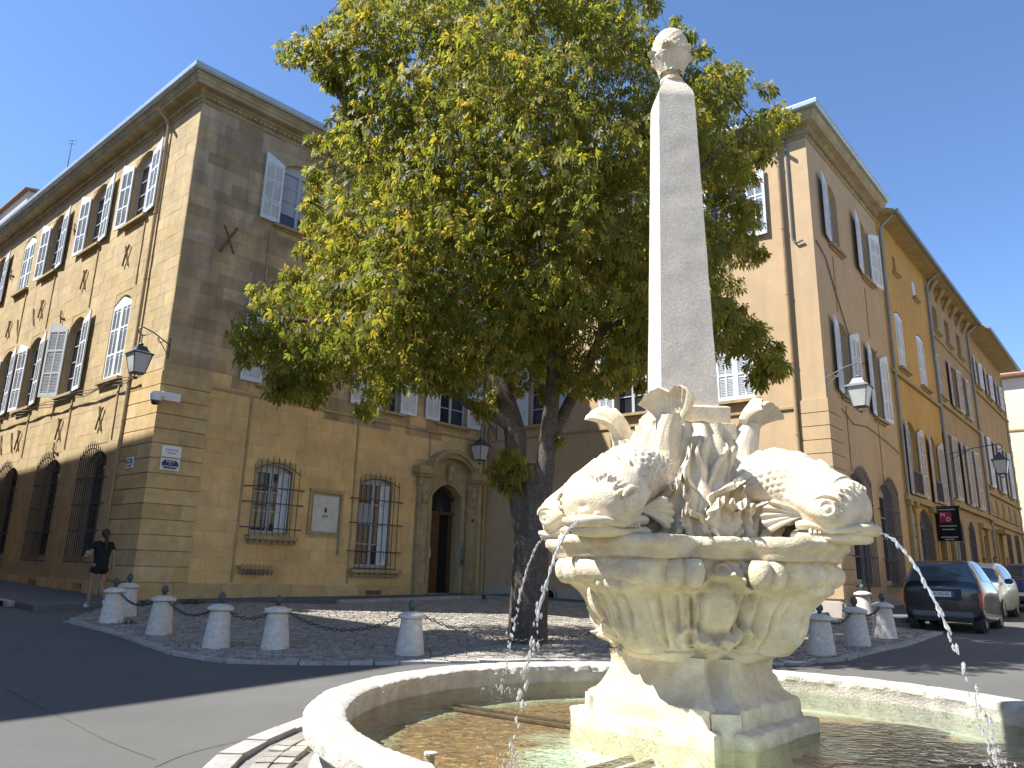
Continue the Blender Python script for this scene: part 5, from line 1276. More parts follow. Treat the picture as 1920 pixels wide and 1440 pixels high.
for t in np.linspace(0, 1, 24):
    row = []
    for u in np.linspace(-1, 1, 41):
        wd = .08 + .17 * t ** 1.1; cl = max(0, t - .5) / .5
        notch = .05 * max(0, 1 - abs(u) / .3) * t ** 4; rid = .007 * sin(u * 30) * t
        z = 2.76 + .34 * t * (1 - .42 * abs(u) ** 3) - notch - .03 * cl ** 2; x = .565 + .07 * t + .10 * cl ** 1.5 * (.35 + .9 * abs(u)) + rid
        row.append((x, .20 + u * wd + .05 * t * t, z))
    G.append(row)
G = np.array(G); o = np.array([-.075, 0, .015]); mb = MB(); mb.grid(G); mb.grid(G + o); mb.grid(np.array([G[-1], G[-1] + o]))
for e in (0, -1): mb.grid(np.array([G[:, e], G[:, e] + o]))
tail_me = mb.mesh('tail_fin', True, 60); tail_me.materials.append(M['fstone_fine'])
mb = MB(); mb.tube([(1.42, 0, 1.885), (1.60, 0, 1.88)], .016, 8); nz_me = mb.mesh('nozzle'); nz_me.materials.append(M['iron'])
for k, a in enumerate(DAZ):
    o = bpy.data.objects.new('dolphin', body_me); COL.objects.link(o); o.parent = FO; o.location = (0, 0, -.14); o.rotation_euler = (0, 0, pi / 2 - radians(a))
    for nm, me in (('upper_lip', up_me), ('lower_jaw', lo_me), ('mouth_gap', mo_me), ('eye', ey_me), ('pectoral_fin', fin_l), ('pectoral_fin', fin_r), ('tail_fin', tail_me), ('nozzle', nz_me)):
        c = bpy.data.objects.new(nm, me); COL.objects.link(c); c.parent = o
    c = bpy.data.objects.new('eye', ey_me); COL.objects.link(c); c.parent = o; c.scale = (1, -1, 1)
# water jets
m, nt, out = newmat('spray'); b = N(nt, 'ShaderNodeBsdfPrincipled'); setin(b, Roughness=.06, IOR=1.33); b.inputs['Transmission Weight'].default_value = .85; b.inputs['Base Color'].default_value = (.95, .97, 1, 1); nt.links.new(b.outputs[0], out.inputs[0]); M['spray'] = m
rj = random.Random(4)
def jet(az, reach, label):
    d = daz(az); p0 = PAX + d * 1.58 + np.array([0, 0, 1.88]); T = sqrt(2 * (1.88 - WZ) / 9.81); v = reach / T; s = np.array([d[1], -d[0], 0.0])
    J = thing('water_jet', p0 + d * reach + np.array([0, 0, WZ - 1.88]), label, 'water jet', 'jets from the dolphins'); mb = MB()
    pts, rad = [], []
    for t in np.linspace(0, .66, 44):
        p = p0 + d * v * t * T + np.array([0, 0, -.5 * 9.81 * (t * T) ** 2]) + np.array([rj.gauss(0, .0025) for _ in range(3)]); pts.append(p); rad.append(.0092 + .0035 * sin(t * 110) + rj.uniform(-.002, .003))
    mb.tube(pts, rad, 7); mb.build('stream', M['spray'], J, smooth=180); mb = MB()
    for k in range(60):
        t = rj.uniform(.6, 1.0) if k > 8 else rj.uniform(.2, .6); sp = .006 + .03 * t * t
        p = p0 + d * v * t * T + np.array([0, 0, -.5 * 9.81 * (t * T) ** 2]) + s * rj.gauss(0, sp * .6) + d * rj.gauss(0, sp * .6); rr = rj.uniform(.005, .014)
        mb.lathe([(0.0005, -rr * 2.4), (rr * .8, -rr), (rr, 0), (rr * .7, rr), (.0005, rr * 2.2)], 7, p, caps=False)
    e = p0 + d * reach; e[2] = WZ
    for k in range(40):
        a = rj.uniform(0, 2 * pi); q = abs(rj.gauss(0, .09)); h = rj.uniform(0, .12) * math.exp(-q * 6); rr = rj.uniform(.004, .012)
        mb.lathe([(.0005, -rr), (rr, 0), (.0005, rr * 1.4)], 6, e + np.array([q * cos(a), q * sin(a), h + .01]), caps=False)
    mb.build('droplets', M['spray'], J, smooth=180)['kind'] = 'stuff'
    return J
jet(223, .74, 'thin water jet falling from the near left dolphin'); jet(133, .64, 'water jet arching from the right dolphin in front of the parked cars'); jet(313, .60, 'water jet from the hidden left dolphin, falling in front of the trunk')

# ================================================================== BOLLARDS AND CHAINS
mb = MB(); mb.lathe([(.235, -.05), (.235, 0), (.228, .02), (.165, .56), (.16, .575), (.20, .585), (.215, .60), (.215, .625), (.20, .645), (.10, .685), (.06, .692), (0, .695)], 28); bol_me = mb.mesh('shaft', True, 40); bol_me.materials.append(M['bollard'])
mb = MB(); mb.lathe([(.045, .685), (.05, .70), (.03, .715), (.035, .73), (.055, .75), (.062, .78), (.055, .82), (.035, .85), (.012, .868), (0, .872)], 14); fin_me = mb.mesh('finial', True, 60); fin_me.materials.append(M['finial'])
mb = MB(); G = [];
for i in range(8):
    a = 2 * pi * i / 8; c = np.array([cos(a) * .042, sin(a) * .023, 0]); nn = np.array([cos(a), sin(a), 0])
    G.append([c + .0085 * (nn * cos(b) + np.array([0, 0, 1.]) * sin(b)) for b in (0, pi / 2, pi, 3 * pi / 2)])
mb.grid(np.array(G), cu=True, cv=True); link_me = mb.mesh('link', True, 60); link_me.materials.append(M['chain'])
BPOS = {}
def bollard(key, px, label):
    p = ground(*px); BPOS[key] = p
    o = thing('bollard', p, label, 'bollard', 'stone bollards with dark pine cone tops', rotz=random.uniform(0, 6)); o.rotation_euler[0] = random.uniform(-.022, .022); o.rotation_euler[1] = random.uniform(-.022, .022); sc_ = random.uniform(.96, 1.04); o.scale = (sc_, sc_, random.uniform(.97, 1.03))
    for nm, me in (('shaft', bol_me), ('finial', fin_me)):
        c = bpy.data.objects.new(nm, me); COL.objects.link(c); c.parent = o
bollard('a', (208, 1170), 'leftmost stone bollard of the chained row, beside the walking woman'); bollard('a2', (233, 1158), 'stone bollard half hidden behind the leftmost one')
bollard('b', (297, 1192), 'second stone bollard of the left row'); bollard('c', (404, 1217), 'third stone bollard of the left row, dark stain on its left side'); bollard('d', (515, 1220), 'fourth stone bollard of the left row, right of the stained one')
bollard('e', (768, 1231), 'stone bollard with a sunlit cap standing left of the tree'); bollard('f', (1195, 1240), 'stone bollard hidden behind the fountain pedestal')
bollard('g', (1541, 1230), 'front stone bollard right of the fountain, nearest of its group'); bollard('h', (1608, 1213), 'middle stone bollard right of the fountain'); bollard('i', (1660, 1199), 'stone bollard nearest the black car, with a sunlit streak'); bollard('j', (1622, 1160), 'stone bollard farthest back beside the plastered house')
def chain(a, b, sag, label):
    A, B = BPOS[a] + np.array([0, 0, .70]), BPOS[b] + np.array([0, 0, .70]); L = np.linalg.norm(B - A)
    T = thing('chain', (A + B) / 2 - np.array([0, 0, sag]), label, 'chain', 'black chains between bollards')
    f = lambda t: A + (B - A) * t - np.array([0, 0, 4 * sag * t * (1 - t)])
    ts = np.linspace(.03, .97, 400); P = np.array([f(t) for t in ts]); s = np.concatenate([[0], np.cumsum(np.linalg.norm(np.diff(P, axis=0), axis=1))]); n = int(s[-1] / .07)
    for k in range(n):
        t = float(np.interp((k + .5) * s[-1] / n, s, ts)); p = f(t); X = f(min(1, t + .01)) - f(max(0, t - .01)); X /= np.linalg.norm(X); Y = np.cross([0, 0, 1.], X); Y /= np.linalg.norm(Y); Z = np.cross(X, Y)
        if k % 2: Y, Z = Z, -Y
        o = bpy.data.objects.new('link', link_me); COL.objects.link(o); o.parent = T; o.matrix_parent_inverse = WORLD_INV[T.name]
        o.matrix_basis = Matrix(((X[0], Y[0], Z[0], p[0]), (X[1], Y[1], Z[1], p[1]), (X[2], Y[2], Z[2], p[2]), (0, 0, 0, 1)))
chain('a', 'b', .26, 'black chain hanging between the two leftmost bollards'); chain('b', 'c', .26, 'black chain between the second and third left bollards'); chain('c', 'd', .22, 'black chain right of the stained bollard, between third and fourth')
chain('d', 'e', .34, 'long black chain ending at the bollard left of the tree'); chain('e', 'f', .42, 'long black chain sagging in front of the tree trunk'); chain('g', 'h', .24, 'black chain between the front and middle right bollards'); chain('h', 'i', .2, 'short black chain ending at the bollard nearest the black car')

# ================================================================== LANTERNS
def lantern(root, wall_a, wall_b, label, mt, hang=.35, size=1.0, arm_h=.35):
    """bracket from wall point root out to the lantern; wall_b = unit direction of the arm"""
    T = thing('wall_lantern', root, label, 'lantern'); R0 = np.array(root, float); d = np.array(wall_b, float); L = wall_a
    mb = MB(); up = np.array([0, 0, 1.])
    mb.box(R0 + up * -.1, (.02, .02, .28)); mb.tube([R0, R0 + d * L * .6 + up * .22, R0 + d * L + up * .30], .018, 6)
    tip = R0 + d * L + up * .30
    mb.tube([tip] + [tip + d * (.11 * sin(a)) + up * (.11 * cos(a) - .11) for a in np.linspace(.3, 4.6, 14)], .016, 6)
    mb.tube([R0 + up * -.3, R0 + d * L * .45 + up * .12], .013, 6); mb.tube([R0 + d * L * .35 + up * .06 + d * .07 * sin(a) + up * .07 * cos(a) for a in np.linspace(0, 6, 12)], .01, 5)
    mb.build('bracket', mt, T, smooth=50)
    c = tip + up * (-.22 - hang); mb = MB(); mb.tube([tip + up * -.2, c + up * .02], .014, 6)
    h = .5 * size; wt, wb = .25 * size, .15 * size; X, Y = d, np.cross(up, d)
    mb.lathe([(.05 * size, .06), (.07 * size, .03), (.05 * size, .0), (.12 * size, -.04)], 10, c)
    def sq(w, z): return [c + (X * sx + Y * sy) * w + up * z for sx, sy in ((-1, -1), (1, -1), (1, 1), (-1, 1))]
    lv = [sq(.12 * size, -.03), sq(.14 * size, -.09 * size), sq(.19 * size, -.18 * size), sq(wt * 1.12, -.23 * size), sq(wt * 1.14, -.26 * size), sq(wt, -.265 * size)]
    mb.grid(np.array(lv), cv=True); mb.face(lv[0]); mb.face(lv[-1])
    t, bt = sq(wt, -.265 * size), sq(wb, -.265 * size - h)
    for k in range(4): mb.tube([t[k], bt[k]], .012, 4); mb.tube([bt[k], bt[(k + 1) % 4]], .014, 4); mb.tube([bt[k], c + up * (-.265 * size - h - .13 * size) + (bt[k] - c) * np.array([.35, .35, 0])], .009, 4)
    mb.lathe([(.0, -.05), (.03, -.02), (.05, 0), (.03, .02)], 8, c + up * (-.265 * size - h - .13 * size)); mb.build('cage', mt, T)
    for k in range(4):
        a, b = k, (k + 1) % 4; q = [lerp(t[a], t[b], .05), lerp(t[a], t[b], .95), lerp(bt[a], bt[b], .95), lerp(bt[a], bt[b], .05)]
        m2 = MB(); nn = np.cross(q[1] - q[0], q[3] - q[0]); nn /= np.linalg.norm(nn); m2.prism(q, nn * .004); m2.build('glass_pane', M['lamp_glass'], T)
    return T
lantern(np.array(P0) + (FA.n + FB.n) * .0 + FB.d * .04 + FB.n * .03 + np.array([0, 0, 7.2]), .75, FA.n * .98, 'black wall lantern on a scrolled bracket at the left stone corner', M['lamp_metal'], hang=.28, size=.98)
lantern(np.array(PK) + FD.n * .03 + FC.n * .02 + np.array([0, 0, 7.05]), .85, FD.n, 'grey wall lantern with pale panes at the plastered corner', M['lamp_grey'], hang=.2, size=1.05)
lantern(FD.pt(15.0, 6.9, .02), 1.9, FD.n, 'black wall lantern on a long bracket far along the right street', M['lamp_metal'], hang=.2, size=1.05)
lantern(FC.pt(.45, 6.7, .02), .9, FC.n, 'black wall lantern right of the portal, partly behind the leaves', M['lamp_metal'], hang=.55, size=1.0)

# hanging shop sign
sp = FD.pt(11.2, 3.95, .75); SS = thing('shop_sign', sp + np.array([0, 0, -.6]), 'dark hanging shop sign with white M and D on a red square', 'sign')
class FF: pass
fs_ = FF(); fs_.P = FD.pt(11.2, 0, .35); fs_.d = FD.n; fs_.n = -FD.d; fs_.ax = (fs_.d, fs_.n, np.array([0, 0, 1.]))
fs_.d = FD.n * -1; fs_.pt = lambda u, z, v=0.0: FD.pt(11.2 - v, z, .85 - u)
mb = MB(); mb.box(FD.pt(11.2, 3.75, .5), (.03, .4, .62), FD.ax); mb.tube([FD.pt(11.2, 4.4, 0), FD.pt(11.2, 4.4, .95)], .02, 6); bd = mb.build('board', M['dark'], SS)
mb = MB(); mb.box(FD.pt(11.165, 4.0, .44), (.004, .2, .2), FD.ax); mb.build('red_square', mat('sign_red', (.30, .03, .06), rough=.5), SS)
def sgn(s, size, v, z):
    me = text_mesh(s, size); me.materials.clear(); me.materials.append(M['letters']); o = bpy.data.objects.new('letter', me); COL.objects.link(o); p = FD.pt(11.155, z, v); o.parent = SS; o.matrix_parent_inverse = WORLD_INV[SS.name]
    X = FD.n; Zn = -FD.d; o.matrix_basis = Matrix(((X[0], 0, Zn[0], p[0]), (X[1], 0, Zn[1], p[1]), (0, 1, 0, p[2]), (0, 0, 0, 1)))
sgn('M', .2, .36, 4.08); sgn('D', .2, .54, 3.92)
mb = MB()
for z, w in ((4.28, .28), (3.68, .28), (3.55, .2), (3.27, .28), (3.19, .16)): mb.box(FD.pt(11.165, z, .5), (.003, w, .02), FD.ax)
mb.build('faint_lines', M['grey_marks'], SS)

# ================================================================== TREE
TB = ground(990, 1207); TY = TB[1]
def tp(x, y, dy=0.0): return onplane(x, y, (0, TY + dy, 0), np.array([0, 1., 0]))
TREE = thing('chestnut_tree', TB, 'large chestnut tree with yellowing leaves standing behind the fountain', 'tree')
crown_px = [(640, -10), (600, 40), (565, 50), (525, 78), (528, 108), (570, 118), (578, 165), (640, 185), (600, 215), (565, 258), (575, 330), (558, 400), (552, 470), (520, 515), (455, 528), (425, 575), (432, 650), (450, 690), (500, 715), (515, 745), (560, 775), (625, 745), (660, 770), (700, 795), (740, 750), (790, 770), (840, 740), (880, 780), (930, 800), (960, 760), (1010, 770), (1060, 745), (1120, 760), (1180, 745), (1260, 735), (1330, 700), (1370, 690), (1400, 735), (1440, 742), (1472, 705), (1470, 640), (1430, 600), (1385, 560), (1440, 510), (1445, 420), (1430, 330), (1470, 270), (1500, 235), (1470, 200), (1470, 155), (1410, 130), (1380, 90), (1310, 75), (1290, 35), (1250, 60), (1240, -10), (1180, -120), (1000, -190), (800, -160), (700, -90)]
cp = np.array(crown_px, float)
def edge_dist(x, y):
    a = cp; b = np.roll(cp, -1, 0); ab = b - a; t = np.clip(((np.array([x, y]) - a) * ab).sum(1) / (ab ** 2).sum(1), 0, 1); return np.min(np.linalg.norm(a + ab * t[:, None] - np.array([x, y]), axis=1))
rt = random.Random(17); clumps = []
tries = 0
while len(clumps) < 500 and tries < 20000:
    tries += 1
    x, y = rt.uniform(420, 1505), rt.uniform(-190, 800)
    if not inside((x, y), crown_px): continue
    e = edge_dist(x, y) / 95.0                                          # metres to the outline
    rad = min(.62, max(.2, e * .9)) * rt.uniform(.75, 1.1)
    if e < .16: continue
    half = min(4.3, 1.25 * sqrt(max(0.02, e) * 2.4)); dy = half * rt.choice((-1, 1)) * rt.random() ** .45
    if y > 560 and dy < -2.4: continue
    if e > .9 and dy < -.8 and rt.random() < .22: continue
    p = tp(x, y, dy)
    if p[2] < 3.6: continue
    # an outline drawn at the trunk's distance: nearer and farther clumps keep their real place on the ray
    if any(np.linalg.norm(p - q) < .50 * (r0 + rad) for q, r0 in clumps[-400:]): continue
    clumps.append((p, rad))
for (x, y, r_) in ((950, 860, .28), (930, 885, .22), (975, 880, .22), (955, 905, .2), (1048, 822, .14), (560, 95, .4), (545, 100, .3), (600, 105, .4), (620, 130, .35), (1265, 45, .18), (1480, 225, .2), (1435, 690, .3), (1400, 640, .3), (1455, 690, .25), (520, 735, .2), (690, 770, .2)): clumps.append((tp(x, y, rt.uniform(-.6, .3)), r_))
# limbs
mb = MB()
def limb(pts, rads, n=12):
    P = catmull([(*tp(x, y, dy),) for x, y, dy in pts], 8 * len(pts)); Rr = np.interp(np.linspace(0, 1, len(P)), np.linspace(0, 1, len(rads)), rads)
    mb.tube(P, Rr, n); return P, Rr
nodes = []
def addl(pts, rads):
    P, Rr = limb(pts, rads)
    for p, r_ in zip(P, Rr): nodes.append((p, r_))
base = MB(); G = []
zb = TB[2]
P = catmull([tp(990, 1225), tp(990, 1207), tp(992, 1120), tp(995, 1030), tp(1000, 950), tp(1000, 905), tp(1001, 870)], 48)
for k, p in enumerate(P):
    t = k / 47; r_ = (.345 - .03 * t + .12 * math.exp(-t * 9)) * (1 - .55 * sstep(.78, 1, t)); row = []
    for a in np.linspace(0, 2 * pi, 49)[:-1]:
        wx = 1.0 + .13 * sstep(.6, 1, t); rr = r_ * (1 + .05 * sin(a * 7 + 3 * t) + .04 * sin(a * 17 + t * 12) + .06 * noise.noise(Vector((cos(a) * 2, sin(a) * 2, t * 7))) + .06 * math.exp(-t * 9) * sin(a * 5))
        row.append(p + np.array([cos(a) * rr * wx, sin(a) * rr, 0]))
    G.append(row)
mb.grid(np.array(G), cv=True)
addl([(992, 1060, 0), (984, 1000, 0), (974, 930, 0), (967, 870, 0), (965, 810, .1), (945, 740, .2), (918, 660, .3), (905, 560, .4), (910, 450, .5), (905, 330, .5), (880, 230, .4), (890, 120, .3)], [.16, .20, .22, .22, .215, .19, .165, .15, .13, .11, .08, .04])
addl([(1000, 1060, 0), (1008, 1000, 0), (1016, 930, 0), (1022, 880, 0), (1028, 820, 0), (1035, 740, -.1), (1040, 650, -.3), (1035, 520, -.5), (1050, 380, -.8), (1040, 240, -.8), (1060, 100, -.8)], [.14, .17, .19, .19, .175, .15, .13, .12, .10, .08, .03])
addl([(1030, 830, 0), (1065, 760, .3), (1100, 690, .6), (1130, 620, .9), (1160, 520, 1.2), (1200, 400, 1.5), (1230, 280, 1.6)], [.13, .12, .11, .10, .09, .07, .03])
addl([(962, 805, .1), (925, 780, .0), (880, 758, -.1), (850, 730, -.3), (820, 690, -.6), (790, 650, -.8), (740, 632, -1.0), (660, 615, -1.2), (560, 600, -1.3), (470, 590, -1.3)], [.12, .11, .105, .10, .09, .085, .075, .06, .045, .02])
addl([(925, 680, .3), (950, 640, 1.0), (960, 560, 2.0), (1000, 420, 2.8), (990, 300, 3.0)], [.11, .10, .09, .07, .03])
addl([(905, 560, .4), (860, 470, .0), (780, 380, -.4), (700, 300, -.6), (650, 200, -.7), (600, 120, -.6), (550, 95, -.5)], [.10, .09, .08, .06, .05, .035, .015])
addl([(1130, 620, .9), (1230, 560, .2), (1320, 500, -.1), (1400, 440, -.3)], [.08, .07, .05, .02])
addl([(1040, 650, -.3), (1120, 560, -1.0), (1220, 430, -1.6), (1330, 300, -1.5), (1420, 220, -1.0)], [.10, .09, .07, .05, .02])
addl([(1080, 730, .4), (1200, 690, .3), (1320, 650, .1), (1430, 650, 0)], [.07, .06, .045, .02])
trunk = mb.build('trunk', M['bark'], TREE, smooth=60)
# branches: every clump is joined to the nearest wood already there
bb = MB(); order = sorted(clumps, key=lambda c: min(np.linalg.norm(c[0] - n[0]) for n in nodes))
NP = np.array([n[0] for n in nodes]); NR = np.array([n[1] for n in nodes])
for p, r_ in order:
    dd = np.linalg.norm(NP - p, axis=1) + np.maximum(0, NP[:, 2] - p[2]) * .6; i = int(np.argmin(dd)); q = NP[i]; L = np.linalg.norm(p - q)
    if L > .05:
        m_ = (p + q) / 2 + np.array([rt.uniform(-.1, .1), rt.uniform(-.1, .1), rt.uniform(.0, .15)]) * L; r0 = min(NR[i] * .8, .012 + .016 * L); pts = catmull([q, m_, p], 7); bb.tube(pts, np.linspace(r0, .007, 7), 5)
        NP = np.vstack([NP, pts[2:]]); NR = np.concatenate([NR, np.linspace(r0, .007, 7)[2:]])
bb.build('branches', M['bark'], TREE, smooth=60)['kind'] = 'stuff'
# leaves: palmate fans of six leaflets
fans = []
for p, r_ in clumps:
    n = int(215 * r_ ** 1.6) + 12
    for k in range(n):
        v = np.array([rt.gauss(0, 1) for _ in range(3)]); v /= np.linalg.norm(v); rr = r_ * rt.random() ** .38
        fans.append((p + v * rr * np.array([1.15, 1.15, .95]), v))
nf = len(fans); NL = 6
V = np.zeros((nf, NL, 6, 3), np.float32); tint = np.zeros((nf, NL), np.float32)
rngn = np.random.default_rng(5); PP = np.array([f[0] for f in fans]); VV = np.array([f[1] for f in fans])
def unit(a): return a / np.maximum(np.linalg.norm(a, axis=1, keepdims=True), 1e-6)
axs = VV * np.array([1, 1, .4]) + np.array([0, 0, -.10]) + rngn.normal(0, .65, (nf, 3)); axs = unit(axs)      # the fan looks outwards and hangs
t1 = unit(np.cross(axs, np.tile([0, 0, 1.], (nf, 1))) + 1e-4); t2 = np.cross(t1, axs)
sz = rngn.uniform(.085, .18, nf); bt = rngn.random(nf)
for k in range(NL):
    a_ = np.radians(-125 + 50 * k + rngn.uniform(-10, 10, nf))[:, None]; dv = unit(t1 * np.sin(a_) - t2 * np.cos(a_) * .9 + axs * .25); w_ = unit(np.cross(dv, axs))
    l = (sz * (1 - .28 * abs(k - 2.5) / 2.5))[:, None]; wd = l * .17; dr = np.zeros((nf, 3)); dr[:, 2] = -l[:, 0] * rngn.uniform(.15, .65, nf)
    V[:, k, 0] = PP + dv * l * .06; V[:, k, 1] = PP + dv * l * .55 + w_ * wd + dr * .25; V[:, k, 2] = PP + dv * l * .82 + w_ * wd * .9 + dr * .6
    V[:, k, 3] = PP + dv * l + dr; V[:, k, 4] = PP + dv * l * .82 - w_ * wd * .9 + dr * .6; V[:, k, 5] = PP + dv * l * .55 - w_ * wd + dr * .25
    tint[:, k] = np.clip(np.clip(bt ** 1.15 * .8 + rngn.random(nf) * .2, 0, 1), 0, 1)
me = bpy.data.meshes.new('crown'); nv = nf * NL * 6
me.vertices.add(nv); me.vertices.foreach_set('co', V.reshape(-1)); npoly = nf * NL * 2
idx = (np.arange(nf * NL)[:, None] * 6 + np.array([0, 1, 2, 3, 0, 3, 4, 5])[None]).reshape(-1).astype(np.int32)
me.loops.add(len(idx)); me.loops.foreach_set('vertex_index', idx); me.polygons.add(npoly); me.polygons.foreach_set('loop_start', np.arange(npoly, dtype=np.int32) * 4)
me.update(calc_edges=True); at = me.attributes.new('tint', 'FLOAT', 'FACE'); at.data.foreach_set('value', np.repeat(tint.reshape(-1), 2))
m, nt, out = newmat('leaf'); at = N(nt, 'ShaderNodeAttribute', attribute_name='tint'); cr = N(nt, 'ShaderNodeValToRGB'); els = cr.color_ramp.elements
els[0].position = 0; els[0].color = (.07, .088, .018, 1); els[1].position = 1; els[1].color = (.24, .13, .045, 1)
for ps_, c_ in ((.35, (.122, .13, .024, 1)), (.65, (.18, .168, .032, 1)), (.88, (.25, .195, .042, 1))):
    e = els.new(ps_); e.color = c_
nt.links.new(at.outputs['Fac'], cr.inputs[0])
b = N(nt, 'ShaderNodeBsdfPrincipled'); setin(b, Roughness=.5); b.inputs['Specular IOR Level'].default_value = .22; nt.links.new(cr.outputs[0], b.inputs['Base Color'])
tl = N(nt, 'ShaderNodeBsdfTranslucent'); hs = N(nt, 'ShaderNodeHueSaturation'); setin(hs, Saturation=1.1, Value=2.5); nt.links.new(cr.outputs[0], hs.inputs['Color']); nt.links.new(hs.outputs[0], tl.inputs[0])
mx = N(nt, 'ShaderNodeMixShader'); mx.inputs[0].default_value = .5; nt.links.new(b.outputs[0], mx.inputs[1]); nt.links.new(tl.outputs[0], mx.inputs[2]); nt.links.new(mx.outputs[0], out.inputs[0]); M['leaf'] = m
cw = link('crown', me, M['leaf'], TREE); cw['kind'] = 'stuff'
mb = MB()
for k in range(150):
    p, r_ = rt.choice(clumps)
    if r_ < .3: continue
    v = np.array([rt.gauss(0, 1), -abs(rt.gauss(0, 1)), rt.gauss(-.4, .6)]); v /= np.linalg.norm(v)
    q = p + v * r_ * .95
    for s in range(rt.randint(1, 3)): mb.lathe([(.001, -.028), (.022, -.016), (.027, 0), (.022, .016), (.001, .028)], 7, q + np.array([rt.uniform(-.04, .04), rt.uniform(-.04, .04), -.05 * s]), caps=False)
fr_ = mb.build('chestnut_fruit', mat('fruit', (.16, .22, .05), (.20, .24, .06), s1=20, rough=.6), TREE, smooth=180); fr_['kind'] = 'stuff'
print('leaf fans', nf, 'clumps', len(clumps))

# ================================================================== CARS
def paint(name, c, rough=.25, metal=0.0):
    m, nt, out = newmat(name); b = N(nt, 'ShaderNodeBsdfPrincipled'); setin(b, Roughness=rough, Metallic=metal); b.inputs['Base Color'].default_value = c4(c); b.inputs['Coat Weight'].default_value = .7; b.inputs['Coat Roughness'].default_value = .06
    nt.links.new(b.outputs[0], out.inputs[0]); return m
M['tyre'] = mat('tyre', (.02, .02, .02), rough=.8); M['alloy'] = mat('alloy', (.45, .45, .46), rough=.35, metal=.8); M['car_glass'] = mat('car_glass', (.06, .075, .09), rough=.02, spec=1.0)
M['red_lamp'] = mat('red_lamp', (.35, .01, .015), rough=.15, spec=.7); M['clear_lamp'] = mat('clear_lamp', (.55, .56, .58), (.35, .36, .38), s1=30, rough=.12, spec=.8); M['car_plastic'] = mat('car_plastic', (.05, .05, .055), rough=.5); M['bumper_grey'] = mat('bumper_grey', (.16, .165, .17), rough=.4); M['plate_white'] = mat('plate_white', (.75, .75, .73), rough=.4)
def cm1(P, t):
    k = len(P) - 1; x = min(max(t, 0), 1) * k; i = min(int(x), k - 1); f = x - i; a, b, c, d = P[max(i - 1, 0)], P[i], P[i + 1], P[min(i + 2, k)]
    return .5 * (2 * b + (c - a) * f + (2 * a - 5 * b + 4 * c - d) * f * f + (3 * b - a - 3 * c + d) * f ** 3)
